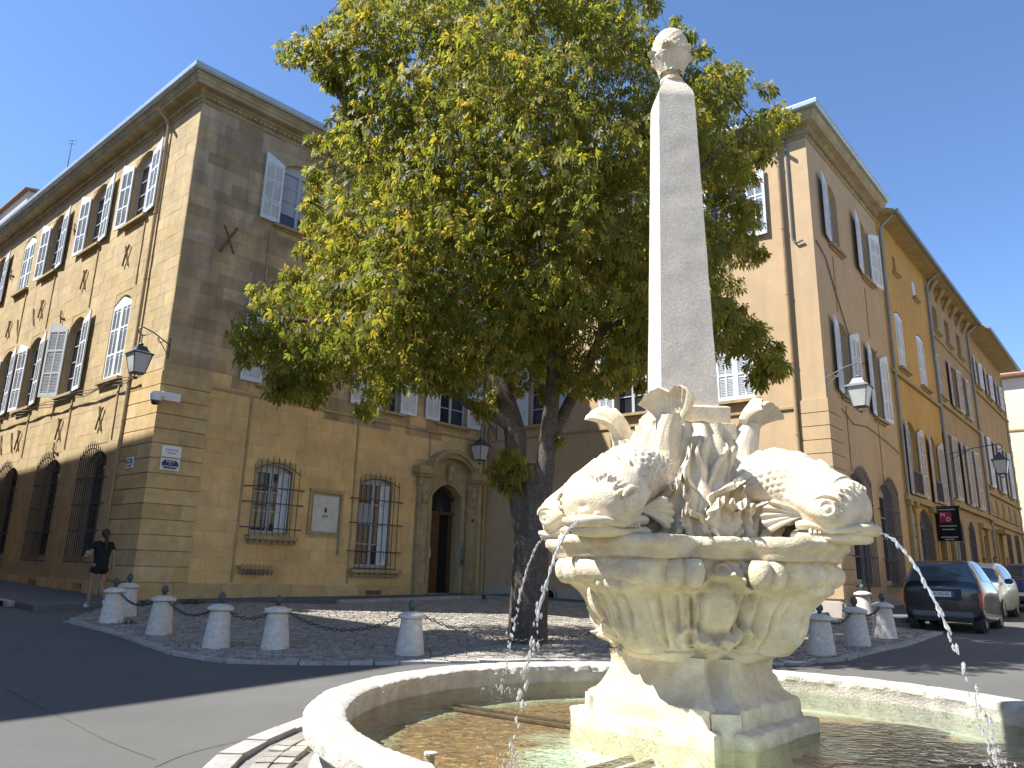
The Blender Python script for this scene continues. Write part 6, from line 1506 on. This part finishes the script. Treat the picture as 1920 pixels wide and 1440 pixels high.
class Car:
    def __init__(s, st, wb, tr, wr, label, body, pos_, head):
        # st rows: x, zbottom, zwaist, zbelt, ztop, w_low, w_waist, w_belt, w_top
        s.C = []
        for (x, zb, zw, zl, zt, wl, ww, wv, wt) in st:
            s.C.append([np.array(p, float) for p in ((x, 0, zb), (x, wl * .75, zb), (x, wl, zb + .07), (x, ww, zw), (x, wv, zl), (x, wt, zt - .05 * min(1, (zt - zl) / .2)), (x, wt * .72, zt), (x, 0, zt + .015))])
        s.T = thing('parked_car', pos_, label, 'car', rotz=head); s.inv = Matrix(); s.body = body
        mb = MB(); ns_, np_ = 56, 40; G = np.array([[s.S(a, b) for b in np.linspace(0, 1, np_)] for a in np.linspace(0, 1, ns_)])
        mb.grid(G); Gm = G.copy(); Gm[:, :, 1] *= -1; mb.grid(Gm)
        for e in (0, -1):
            for g in (G, Gm):
                for j in range(np_ - 1): mb.face([g[e, j], g[e, j + 1], (g[e, j + 1][0], 0, g[e, j + 1][2]), (g[e, j][0], 0, g[e, j][2])])
        me = mb.mesh('body', True, 40); me.materials.append(body); s.add('body', me)
        for x in wb:
            for sy in (-1, 1): s.wheel(x, sy * tr, wr)
    def S(s, a, b):
        rows = [cm1(c, b) for c in s.C]; return cm1(rows, a)
    def add(s, name, me, mat_=None):
        if mat_ is not None: me.materials.append(mat_)
        o = bpy.data.objects.new(name, me); COL.objects.link(o); o.parent = s.T; return o
    def patch(s, name, a0, a1, b0, b1, m_, off=.006, both=True, n=9, skew=0.0):
        for sy in ((1, -1) if both else (1,)):
            G = []
            for a in np.linspace(a0, a1, n):
                row = []
                for b in np.linspace(b0, b1, n):
                    aa = a + skew * (b - b0) / (b1 - b0); p = s.S(aa, b); du, dv = s.S(min(1, aa + .004), b) - s.S(max(0, aa - .004), b), s.S(aa, min(1, b + .004)) - s.S(aa, max(0, b - .004)); nn = np.cross(dv, du); L = np.linalg.norm(nn); nn = nn / L if L > 1e-9 else np.array([0, 0, 1.])
                    c = p - np.array([p[0], 0, .7]); nn = nn if nn @ (p - np.array([0, 0, .75])) > 0 else -nn; q = p + nn * off; q[1] *= sy; row.append(q)
                G.append(row)
            mb = MB(); mb.grid(np.array(G)); me = mb.mesh(name, True, 60); s.add(name, me, m_)
    def full(s, name, a0, a1, b0, m_, off=.006, n=10, binset=1.0):
        G = []
        for a in np.linspace(a0, a1, n):
            L = []
            for b in np.linspace(b0, 1, n):
                p = s.S(a, b); du, dv = s.S(min(1, a + .004), b) - s.S(max(0, a - .004), b), s.S(a, min(1, b + .004)) - s.S(a, max(0, b - .004)); nn = np.cross(dv, du); l = np.linalg.norm(nn); nn = nn / l if l > 1e-9 else np.array([0, 0, 1.]); nn = nn if nn @ (p - np.array([0, 0, .75])) > 0 else -nn; L.append(p + nn * off)
            G.append([np.array([q[0], -q[1], q[2]]) for q in L] + L[::-1][1:])
        mb = MB(); mb.grid(np.array(G)); s.add(name, mb.mesh(name, True, 60), m_)
    def wheel(s, x, y, r):
        sg = 1 if y > 0 else -1; ax = (np.array([1., 0, 0]), np.array([0, 0, 1.]), np.array([0, sg * 1., 0])); c = np.array([x, y, r])
        mb = MB(); mb.lathe([(r + .05, -.19), (r + .055, .0), (r - .02, .004), (.02, -.02)], 24, c, axis=ax, caps=False); s.add('wheel_arch', mb.mesh('wheel_arch', True, 40), M['car_plastic'])
        mb = MB(); mb.lathe([(r * .62, -.15), (r * .93, -.15), (r, -.12), (r, .0), (r * .95, .03), (r * .64, .035), (r * .62, .0)], 26, c, axis=ax, caps=False); w = s.add('wheel', mb.mesh('wheel', True, 50), M['tyre'])
        mb = MB(); mb.lathe([(r * .63, .0), (r * .63, .025), (r * .56, .02), (r * .54, -.03), (.01, -.04)], 22, c, axis=ax, caps=False)
        for k in range(6):
            a = 2 * pi * k / 6; d = np.array([cos(a), 0, sin(a)]); mb.box(c + d * r * .32 + np.array([0, sg * .005, 0]), (r * .27, .014, r * .06), (d, np.array([0, 1., 0]), np.cross(d, [0, 1., 0])))
        mb.lathe([(r * .13, -.02), (r * .13, .02), (0, .025)], 10, c, axis=ax, caps=False); me = mb.mesh('rim', True, 40); me.materials.append(M['alloy']); o = bpy.data.objects.new('rim', me); COL.objects.link(o); o.parent = w
    def bx(s, name, c, h, m_, bev=.0):
        mb = MB(); mb.box(c, h); me = mb.mesh(name)
        if bev:
            bm = bmesh.new(); bm.from_mesh(me); bmesh.ops.bevel(bm, geom=bm.edges[:], offset=bev, segments=2, affect='EDGES'); bm.to_mesh(me); bm.free()
        return s.add(name, me, m_)
hd = pi / 2 - radians(41.4)
g0 = ground(1772, 1184); cpos = g0 + daz(41.4) * 1.33
sm = Car([(-1.32, .30, .55, .80, .88, .60, .70, .70, .62), (-1.30, .26, .60, .90, 1.0, .72, .77, .75, .66), (-1.18, .22, .62, .98, 1.27, .75, .785, .77, .63), (-1.0, .20, .62, 1.0, 1.49, .76, .79, .775, .57), (-.55, .18, .62, 1.0, 1.54, .76, .79, .775, .56), (.0, .18, .62, .99, 1.53, .76, .78, .765, .56), (.45, .18, .62, .97, 1.40, .76, .78, .76, .57), (.85, .19, .6, .94, 1.10, .74, .77, .74, .60), (1.15, .22, .58, .84, .92, .70, .74, .70, .58), (1.33, .28, .52, .72, .78, .58, .64, .6, .48), (1.38, .34, .5, .62, .66, .4, .46, .42, .36)],
    (-.93, .94), .725, .29, 'small black two seat car seen from behind, plate AF-315-YL', paint('paint_black', (.006, .007, .010)), cpos, hd)
sm.full('rear_window', .13, .285, .66, M['car_glass'], .008); sm.full('windscreen', .60, .76, .66, M['car_glass']); sm.patch('side_window', .34, .60, .60, .71, M['car_glass'])
sm.patch('tail_light', .03, .155, .40, .55, M['red_lamp'], .012, n=7); sm.bx('tailgate_trim', (-1.33, 0, .79), (.02, .40, .12), M['car_plastic'], .01)
sm.bx('bumper', (-1.34, 0, .37), (.06, .60, .06), M['bumper_grey'], .03); sm.bx('lower_skirt', (-1.30, 0, .27), (.06, .58, .05), M['car_plastic'], .02)
sm.bx('wiper', (-1.24, .1, 1.10), (.01, .25, .008), M['car_plastic']); sm.bx('spoiler_light', (-1.07, 0, 1.47), (.02, .22, .012), M['red_lamp'])
def car_text(car, s, size, c, m_, nm='lettering', sx=1.0):
    me = text_mesh(s, size); me.materials.clear(); o = car.add(nm, me, m_); o.matrix_basis = Matrix(((0, 0, -1, c[0]), (-sx, 0, 0, c[1]), (0, 1, 0, c[2]), (0, 0, 0, 1)))
sm.bx('number_plate', (-1.355, .0, .80), (.006, .26, .058), M['plate_white']); car_text(sm, 'AF-315-YL', .095, (-1.364, .0, .80), M['black_marks'], sx=.88)
for y in (.235, -.235): sm.bx('plate_band', (-1.363, y, .80), (.003, .025, .057), M['blue_light'])
car_text(sm, 'smart', .055, (-1.345, .0, .955), M['alloy'], 'badge')
wpos = ground(1862, 1169); whd = hd + pi
wc = np.array([12.6, 20.9, 0.0]) + daz(41.4) * 1.75; wc[2] = gz(wc[0], wc[1])
HATCH = [(-1.72, .35, .55, .80, .86, .55, .62, .6, .5), (-1.68, .25, .6, .92, 1.05, .72, .78, .74, .6), (-1.50, .2, .62, .96, 1.36, .76, .81, .78, .58), (-1.2, .18, .62, .97, 1.45, .77, .82, .79, .57), (-.6, .18, .62, .96, 1.48, .77, .82, .79, .57), (.0, .18, .62, .95, 1.46, .77, .82, .79, .57), (.4, .18, .62, .94, 1.33, .77, .82, .785, .58), (.85, .18, .61, .92, 1.06, .76, .81, .76, .64), (1.2, .19, .58, .86, .96, .74, .80, .74, .60), (1.5, .22, .54, .74, .83, .70, .75, .70, .54), (1.68, .28, .48, .62, .68, .56, .62, .56, .42), (1.73, .34, .44, .54, .58, .4, .44, .4, .3)]
wh = Car(HATCH, (-1.1, 1.13), .765, .29, 'pale cream small hatchback parked nose to nose behind the black car', paint('paint_cream', (.62, .66, .56)), wc, whd)
def dress(c):
    c.full('windscreen', .55, .69, .66, M['car_glass']); c.patch('side_window', .20, .36, .60, .71, M['car_glass']); c.patch('side_window', .38, .54, .60, .71, M['car_glass']); c.patch('headlight', .785, .885, .50, .68, M['clear_lamp'], .012, n=7)
    c.bx('grille', (1.70, 0, .40), (.05, .40, .09), M['car_plastic'], .03); c.bx('number_plate', (1.755, 0, .50), (.006, .26, .055), M['plate_white'])
    for sy in (-1, 1): c.bx('mirror', (.62, sy * .90, .98), (.06, .10, .07), M['car_plastic'], .03); c.bx('fog_lamp', (1.62, sy * .50, .38), (.05, .08, .06), M['car_plastic'], .02)
dress(wh)
bc = np.array([16.7, 24.6, 0.0]) + daz(41.4) * 1.75; bc[2] = gz(bc[0], bc[1])
bl = Car(HATCH, (-1.1, 1.13), .765, .30, 'dark blue car behind the cream hatchback, cut by the picture edge', paint('paint_blue', (.015, .025, .09)), bc, whd); dress(bl)

# ================================================================== PEOPLE
SKINS = []
def flush_skins():
    dg = bpy.context.evaluated_depsgraph_get()
    new = [(o, bpy.data.meshes.new_from_object(o.evaluated_get(dg))) for o in SKINS]
    for o, me in new:
        o.modifiers.clear(); o.data = me; me.polygons.foreach_set('use_smooth', [True] * len(me.polygons))
def skin_mesh(name, verts, edges, rads, m_, root=0, sub=2):
    me = bpy.data.meshes.new(name); me.from_pydata(verts, edges, []); o = bpy.data.objects.new(name, me); COL.objects.link(o)
    sk = o.modifiers.new('s', 'SKIN'); ss = o.modifiers.new('u', 'SUBSURF'); ss.levels = ss.render_levels = sub
    for i, r_ in enumerate(rads):
        d = me.skin_vertices[0].data[i]; d.radius = (r_, r_) if not hasattr(r_, '__len__') else r_; d.use_root = i == root
    me.materials.append(m_); COL.objects.unlink(o); SKINS.append(o); return o
M['skin'] = mat('skin', (.36, .20, .13), (.31, .17, .11), s1=9, rough=.6); M['hair'] = mat('hair', (.035, .018, .012), (.06, .03, .018), s1=40, rough=.55); M['black_cloth'] = mat('black_cloth', (.010, .010, .012), (.016, .016, .018), s1=14, rough=.9); M['sneaker'] = mat('sneaker', (.72, .72, .73), (.6, .6, .6), s1=20, rough=.7)
M['cloth_grey'] = mat('cloth_grey', (.30, .28, .27), rough=.9); M['cloth_red'] = mat('cloth_red', (.20, .05, .05), rough=.9)
def person(px, off, head, label, top, bottom, shorts, hgt, walk=True, hairtail=True, pos_=None, phone=True):
    p = ground(*px, off) if pos_ is None else pos_
    T = thing('person', p, label, 'person', rotz=head); k = hgt / 1.66
    a = 1.0 if walk else .0
    J = dict(pel=(0, 0, .90), ab=(0, .01, 1.05), ch=(0, .01, 1.25), ne=(0, 0, 1.41), he0=(0, .02, 1.49), he=(0, .03, 1.56), he2=(0, .02, 1.63),
        hl=(-.10, 0, .88), kl=(-.10, .10 * a, .49), al=(-.10, .09 * a, .09), tl=(-.11, .09 * a + .13, .035), hr=(.10, 0, .88), kr=(.10, .06 * a, .49), ar=(.10, -.26 * a, .20 if walk else .09), tr=(.11, -.20 * a + (0 if walk else .13), .09 if walk else .035),
        sl=(-.17, 0, 1.36), el=(-.25, .03, 1.09), wl=(-.22, .25 if phone else .08, 1.08 if phone else .84), fl=(-.19, .33 if phone else .1, 1.12 if phone else .75), sr=(.17, 0, 1.36), er=(.24, -.05, 1.08), wr=(.26, .02, .85), fr=(.26, .04, .76))
    ks = list(J); vi = {n_: i for i, n_ in enumerate(ks)}; V_ = [tuple(c * k for c in J[n_]) for n_ in ks]
    E_ = [('pel', 'ab'), ('ab', 'ch'), ('ch', 'ne'), ('ne', 'he0'), ('he0', 'he'), ('he', 'he2'), ('pel', 'hl'), ('hl', 'kl'), ('kl', 'al'), ('al', 'tl'), ('pel', 'hr'), ('hr', 'kr'), ('kr', 'ar'), ('ar', 'tr'), ('ch', 'sl'), ('sl', 'el'), ('el', 'wl'), ('wl', 'fl'), ('ch', 'sr'), ('sr', 'er'), ('er', 'wr'), ('wr', 'fr')]
    Rr = dict(pel=(.155, .11), ab=(.125, .095), ch=(.145, .10), ne=.05, he0=.075, he=.095, he2=.07, hl=.095, kl=.055, al=.038, tl=.03, hr=.095, kr=.055, ar=.038, tr=.03, sl=.055, el=.037, wl=.026, fl=.022, sr=.055, er=.037, wr=.026, fr=.022)
    body = skin_mesh('body', V_, [(vi[x], vi[y]) for x, y in E_], [tuple(c * k for c in Rr[n_]) if hasattr(Rr[n_], '__len__') else Rr[n_] * k for n_ in ks], M['skin'])
    def ad(o):
        COL.objects.link(o); o.parent = T
    ad(body)
    def sub(name, names, ed, rr, m_, mid=None):
        vs = [tuple(c * k for c in (J[n_] if isinstance(n_, str) else n_)) for n_ in names]; ad(skin_mesh(name, vs, ed, [tuple(c * k for c in r_) if hasattr(r_, '__len__') else r_ * k for r_ in rr], m_))
    ml = tuple((J['sl'][i] + J['el'][i]) / 2 for i in range(3)); mr = tuple((J['sr'][i] + J['er'][i]) / 2 for i in range(3))
    sub('shirt', [(0, 0, .78), (0, 0, .92), 'ch', (0, 0, 1.37), 'sl', ml, 'sr', mr], [(0, 1), (1, 2), (2, 3), (2, 4), (4, 5), (2, 6), (6, 7)], [(.175, .14), (.17, .13), (.165, .12), .075, .075, .065, .075, .065], top)
    kl2 = tuple(J['hl'][i] + (J['kl'][i] - J['hl'][i]) * (.46 if shorts else .97) for i in range(3)); kr2 = tuple(J['hr'][i] + (J['kr'][i] - J['hr'][i]) * (.46 if shorts else .97) for i in range(3))
    if shorts: sub('shorts', [(0, 0, 1.0), 'pel', 'hl', kl2, 'hr', kr2], [(0, 1), (1, 2), (2, 3), (1, 4), (4, 5)], [(.165, .125), (.19, .15), .13, .125, .13, .125], bottom)
    else: sub('trousers', [(0, 0, .95), 'pel', 'hl', 'kl', 'al', 'hr', 'kr', 'ar'], [(0, 1), (1, 2), (2, 3), (3, 4), (1, 5), (5, 6), (6, 7)], [(.15, .12), (.17, .13), .11, .08, .07, .11, .08, .07], bottom)
    for s_ in 'lr': sub('shoe', ['a' + s_, 't' + s_], [(0, 1)], [.055, .045], M['sneaker'])
    hv = [(0, .035, 1.67), (0, -.02, 1.62), (0, -.055, 1.55)]; hr_ = [.075, .10, .085]; he_ = [(0, 1), (1, 2)]
    if hairtail: hv += [(0, -.12, 1.52), (0, -.13, 1.38), (0, -.12, 1.24)]; hr_ += [.045, .04, .02]; he_ += [(2, 3), (3, 4), (4, 5)]
    sub('hair', hv, he_, hr_, M['hair'])
    for sx in (-1, 1): sub('ear', [(sx * .088, .02, 1.54), (sx * .094, .02, 1.57)], [(0, 1)], [.014, .012], M['skin'])
    sub('nose', [(0, .115, 1.57), (0, .13, 1.545)], [(0, 1)], [.010, .016], M['skin'])
    for wn_, fn_, sx in (('wl', 'fl', -1), ('wr', 'fr', 1)):
        w_, f_ = np.array(J[wn_]), np.array(J[fn_]); d = (f_ - w_) / np.linalg.norm(f_ - w_); sd = np.array([0, 1., 0]) if abs(d[2]) > .7 else np.array([1., 0, 0])
        for q in range(4): b0_ = f_ + sd * (q - 1.5) * .016; sub('finger', [tuple(b0_), tuple(b0_ + d * .035), tuple(b0_ + d * (.06 + .008 * (q in (1, 2))) + np.array([-sx * .012, 0, 0]))], [(0, 1), (1, 2)], [.009, .008, .007], M['skin'])
        t0 = w_ + (f_ - w_) * .5 + sd * .02; sub('thumb', [tuple(t0), tuple(t0 + sd * .025 + d * .03), tuple(t0 + sd * .028 + d * .055)], [(0, 1), (1, 2)], [.011, .010, .008], M['skin'])
    if phone:
        mb = MB(); f_ = np.array(J['fl']) * k; mb.box(f_ + np.array([.02, .05, .03]), (.035, .005, .07), (np.array([1., 0, 0]), np.array([0, .8, .6]), np.array([0, -.6, .8]))); me = mb.mesh('phone'); me.materials.append(M['white_paint'])
        ph = bpy.data.objects.new('phone', me); COL.objects.link(ph); R3 = Matrix.Rotation(head, 4, 'Z'); ph.matrix_world = Matrix.Translation(Vector([float(c) for c in p])) @ R3; tag(ph, 'white phone held in the walking woman\'s left hand', 'phone')
    return T
wh_ = radians(48.5)
person((176, 1141), .12, wh_, 'woman in black T-shirt and black shorts walking away on the left pavement', M['black_cloth'], M['black_cloth'], True, 1.66)
for (px_, u, v, lab, tp_, hg) in ((1853, 19.5, 2.0, 'dark haired pedestrian behind the cream car, leftmost of three heads', M['cloth_red'], 1.62), (1873, 22.5, 2.1, 'pedestrian in a pale top behind the parked cars, middle of three heads', M['cloth_grey'], 1.70), (1895, 27.0, 2.3, 'pedestrian farthest back behind the dark blue car', M['black_cloth'], 1.66)):
    d = ray(px_, 1100); q = FD.pt(u, 0, 0); t = ((q - CAMP)[1]) / d[1]; pp_ = CAMP + d * t; pp_[2] = gz(pp_[0], pp_[1]) + .0
    person(None, 0, radians(180 - 41), lab, tp_, M['black_cloth'], False, hg, walk=False, hairtail=False, pos_=pp_, phone=False)

flush_skins()
# ================================================================== SMALL THINGS
mc = ground(1840, 1200); mb = MB(); mb.lathe([(.0, .004), (.30, .004), (.31, .006), (.36, .006), (.36, -.02)], 28, mc); tag(mb.build('manhole_cover', M['iron']), 'round iron manhole cover in the right street', 'manhole cover')
p1_ = ground(30, 1134); mb = MB(); q = FA.pt(float((p1_ - P0) @ FA.d), 0, wA + .17); q[2] = gz(q[0], q[1]) + .06; mb.box(q, (.32, .02, .05), FA.ax); tag(mb.build('kerb_inlet', M['dark']), 'dark drain slot in the kerb at the left', 'drain')
def weeds(c, n, sp, hh, label):
    mb = MB()
    for k in range(n):
        b = np.array(c) + np.array([rt.gauss(0, sp), rt.gauss(0, sp), 0]); b[2] = gz(b[0], b[1]) + .0; a = rt.uniform(0, 6.3); l = rt.uniform(.5, 1) * hh; d = np.array([cos(a), sin(a), 0]); s = np.array([-sin(a), cos(a), 0]) * .012
        mb.face([b - s, b + s, b + d * l * .25 + s * .7 + np.array([0, 0, l * .7]), b + d * l * .25 - s * .7 + np.array([0, 0, l * .7])]); mb.face([b + d * l * .25 - s * .7 + np.array([0, 0, l * .7]), b + d * l * .25 + s * .7 + np.array([0, 0, l * .7]), b + d * l * .55 + np.array([0, 0, l])])
    o = mb.build('weed_tuft', M['grass'], fix=False); o['kind'] = 'stuff'; tag(o, label, 'weeds')
weeds(FB.pt(1.3, 0, .62), 90, .12, .18, 'grass tuft at the foot of the left stone corner'); weeds(ground(238, 1173), 40, .07, .12, 'grass tuft between the leftmost bollards')
weeds(FD.pt(6.4, 0, .15) + np.array([0, 0, .1]), 120, .2, .45, 'weeds growing against the plastered house beside the black car')
wd = ground(1560, 1150); weeds(ground(980, 1208), 120, .28, .1, 'dry grass around the foot of the tree')
# tar seams in the road
mb = MB()
for pts in ([(0, 1287), (60, 1318), (120, 1348), (200, 1390), (290, 1425)], [(290, 1440), (350, 1415), (440, 1393), (520, 1383)]):
    P = [ground(*p) for p in pts]; P = catmull(P, 40)
    for a, b in zip(P[:-1], P[1:]):
        s = np.cross(b - a, [0, 0, 1.]); s = s / np.linalg.norm(s) * (.004 + .003 * rt.random()); a, b = a.copy(), b.copy(); a[2] = gz(a[0], a[1]) + .004; b[2] = gz(b[0], b[1]) + .004; mb.face([a - s, a + s, b + s, b - s])
struct(mb.build('road_seam', mat('tar', (.085, .083, .08), rough=.9), fix=False))
for o in list(scene.objects):
    if o.type == 'MESH' and o.parent is None and 'kind' not in o and 'label' not in o: print('UNLABELLED', o.name)
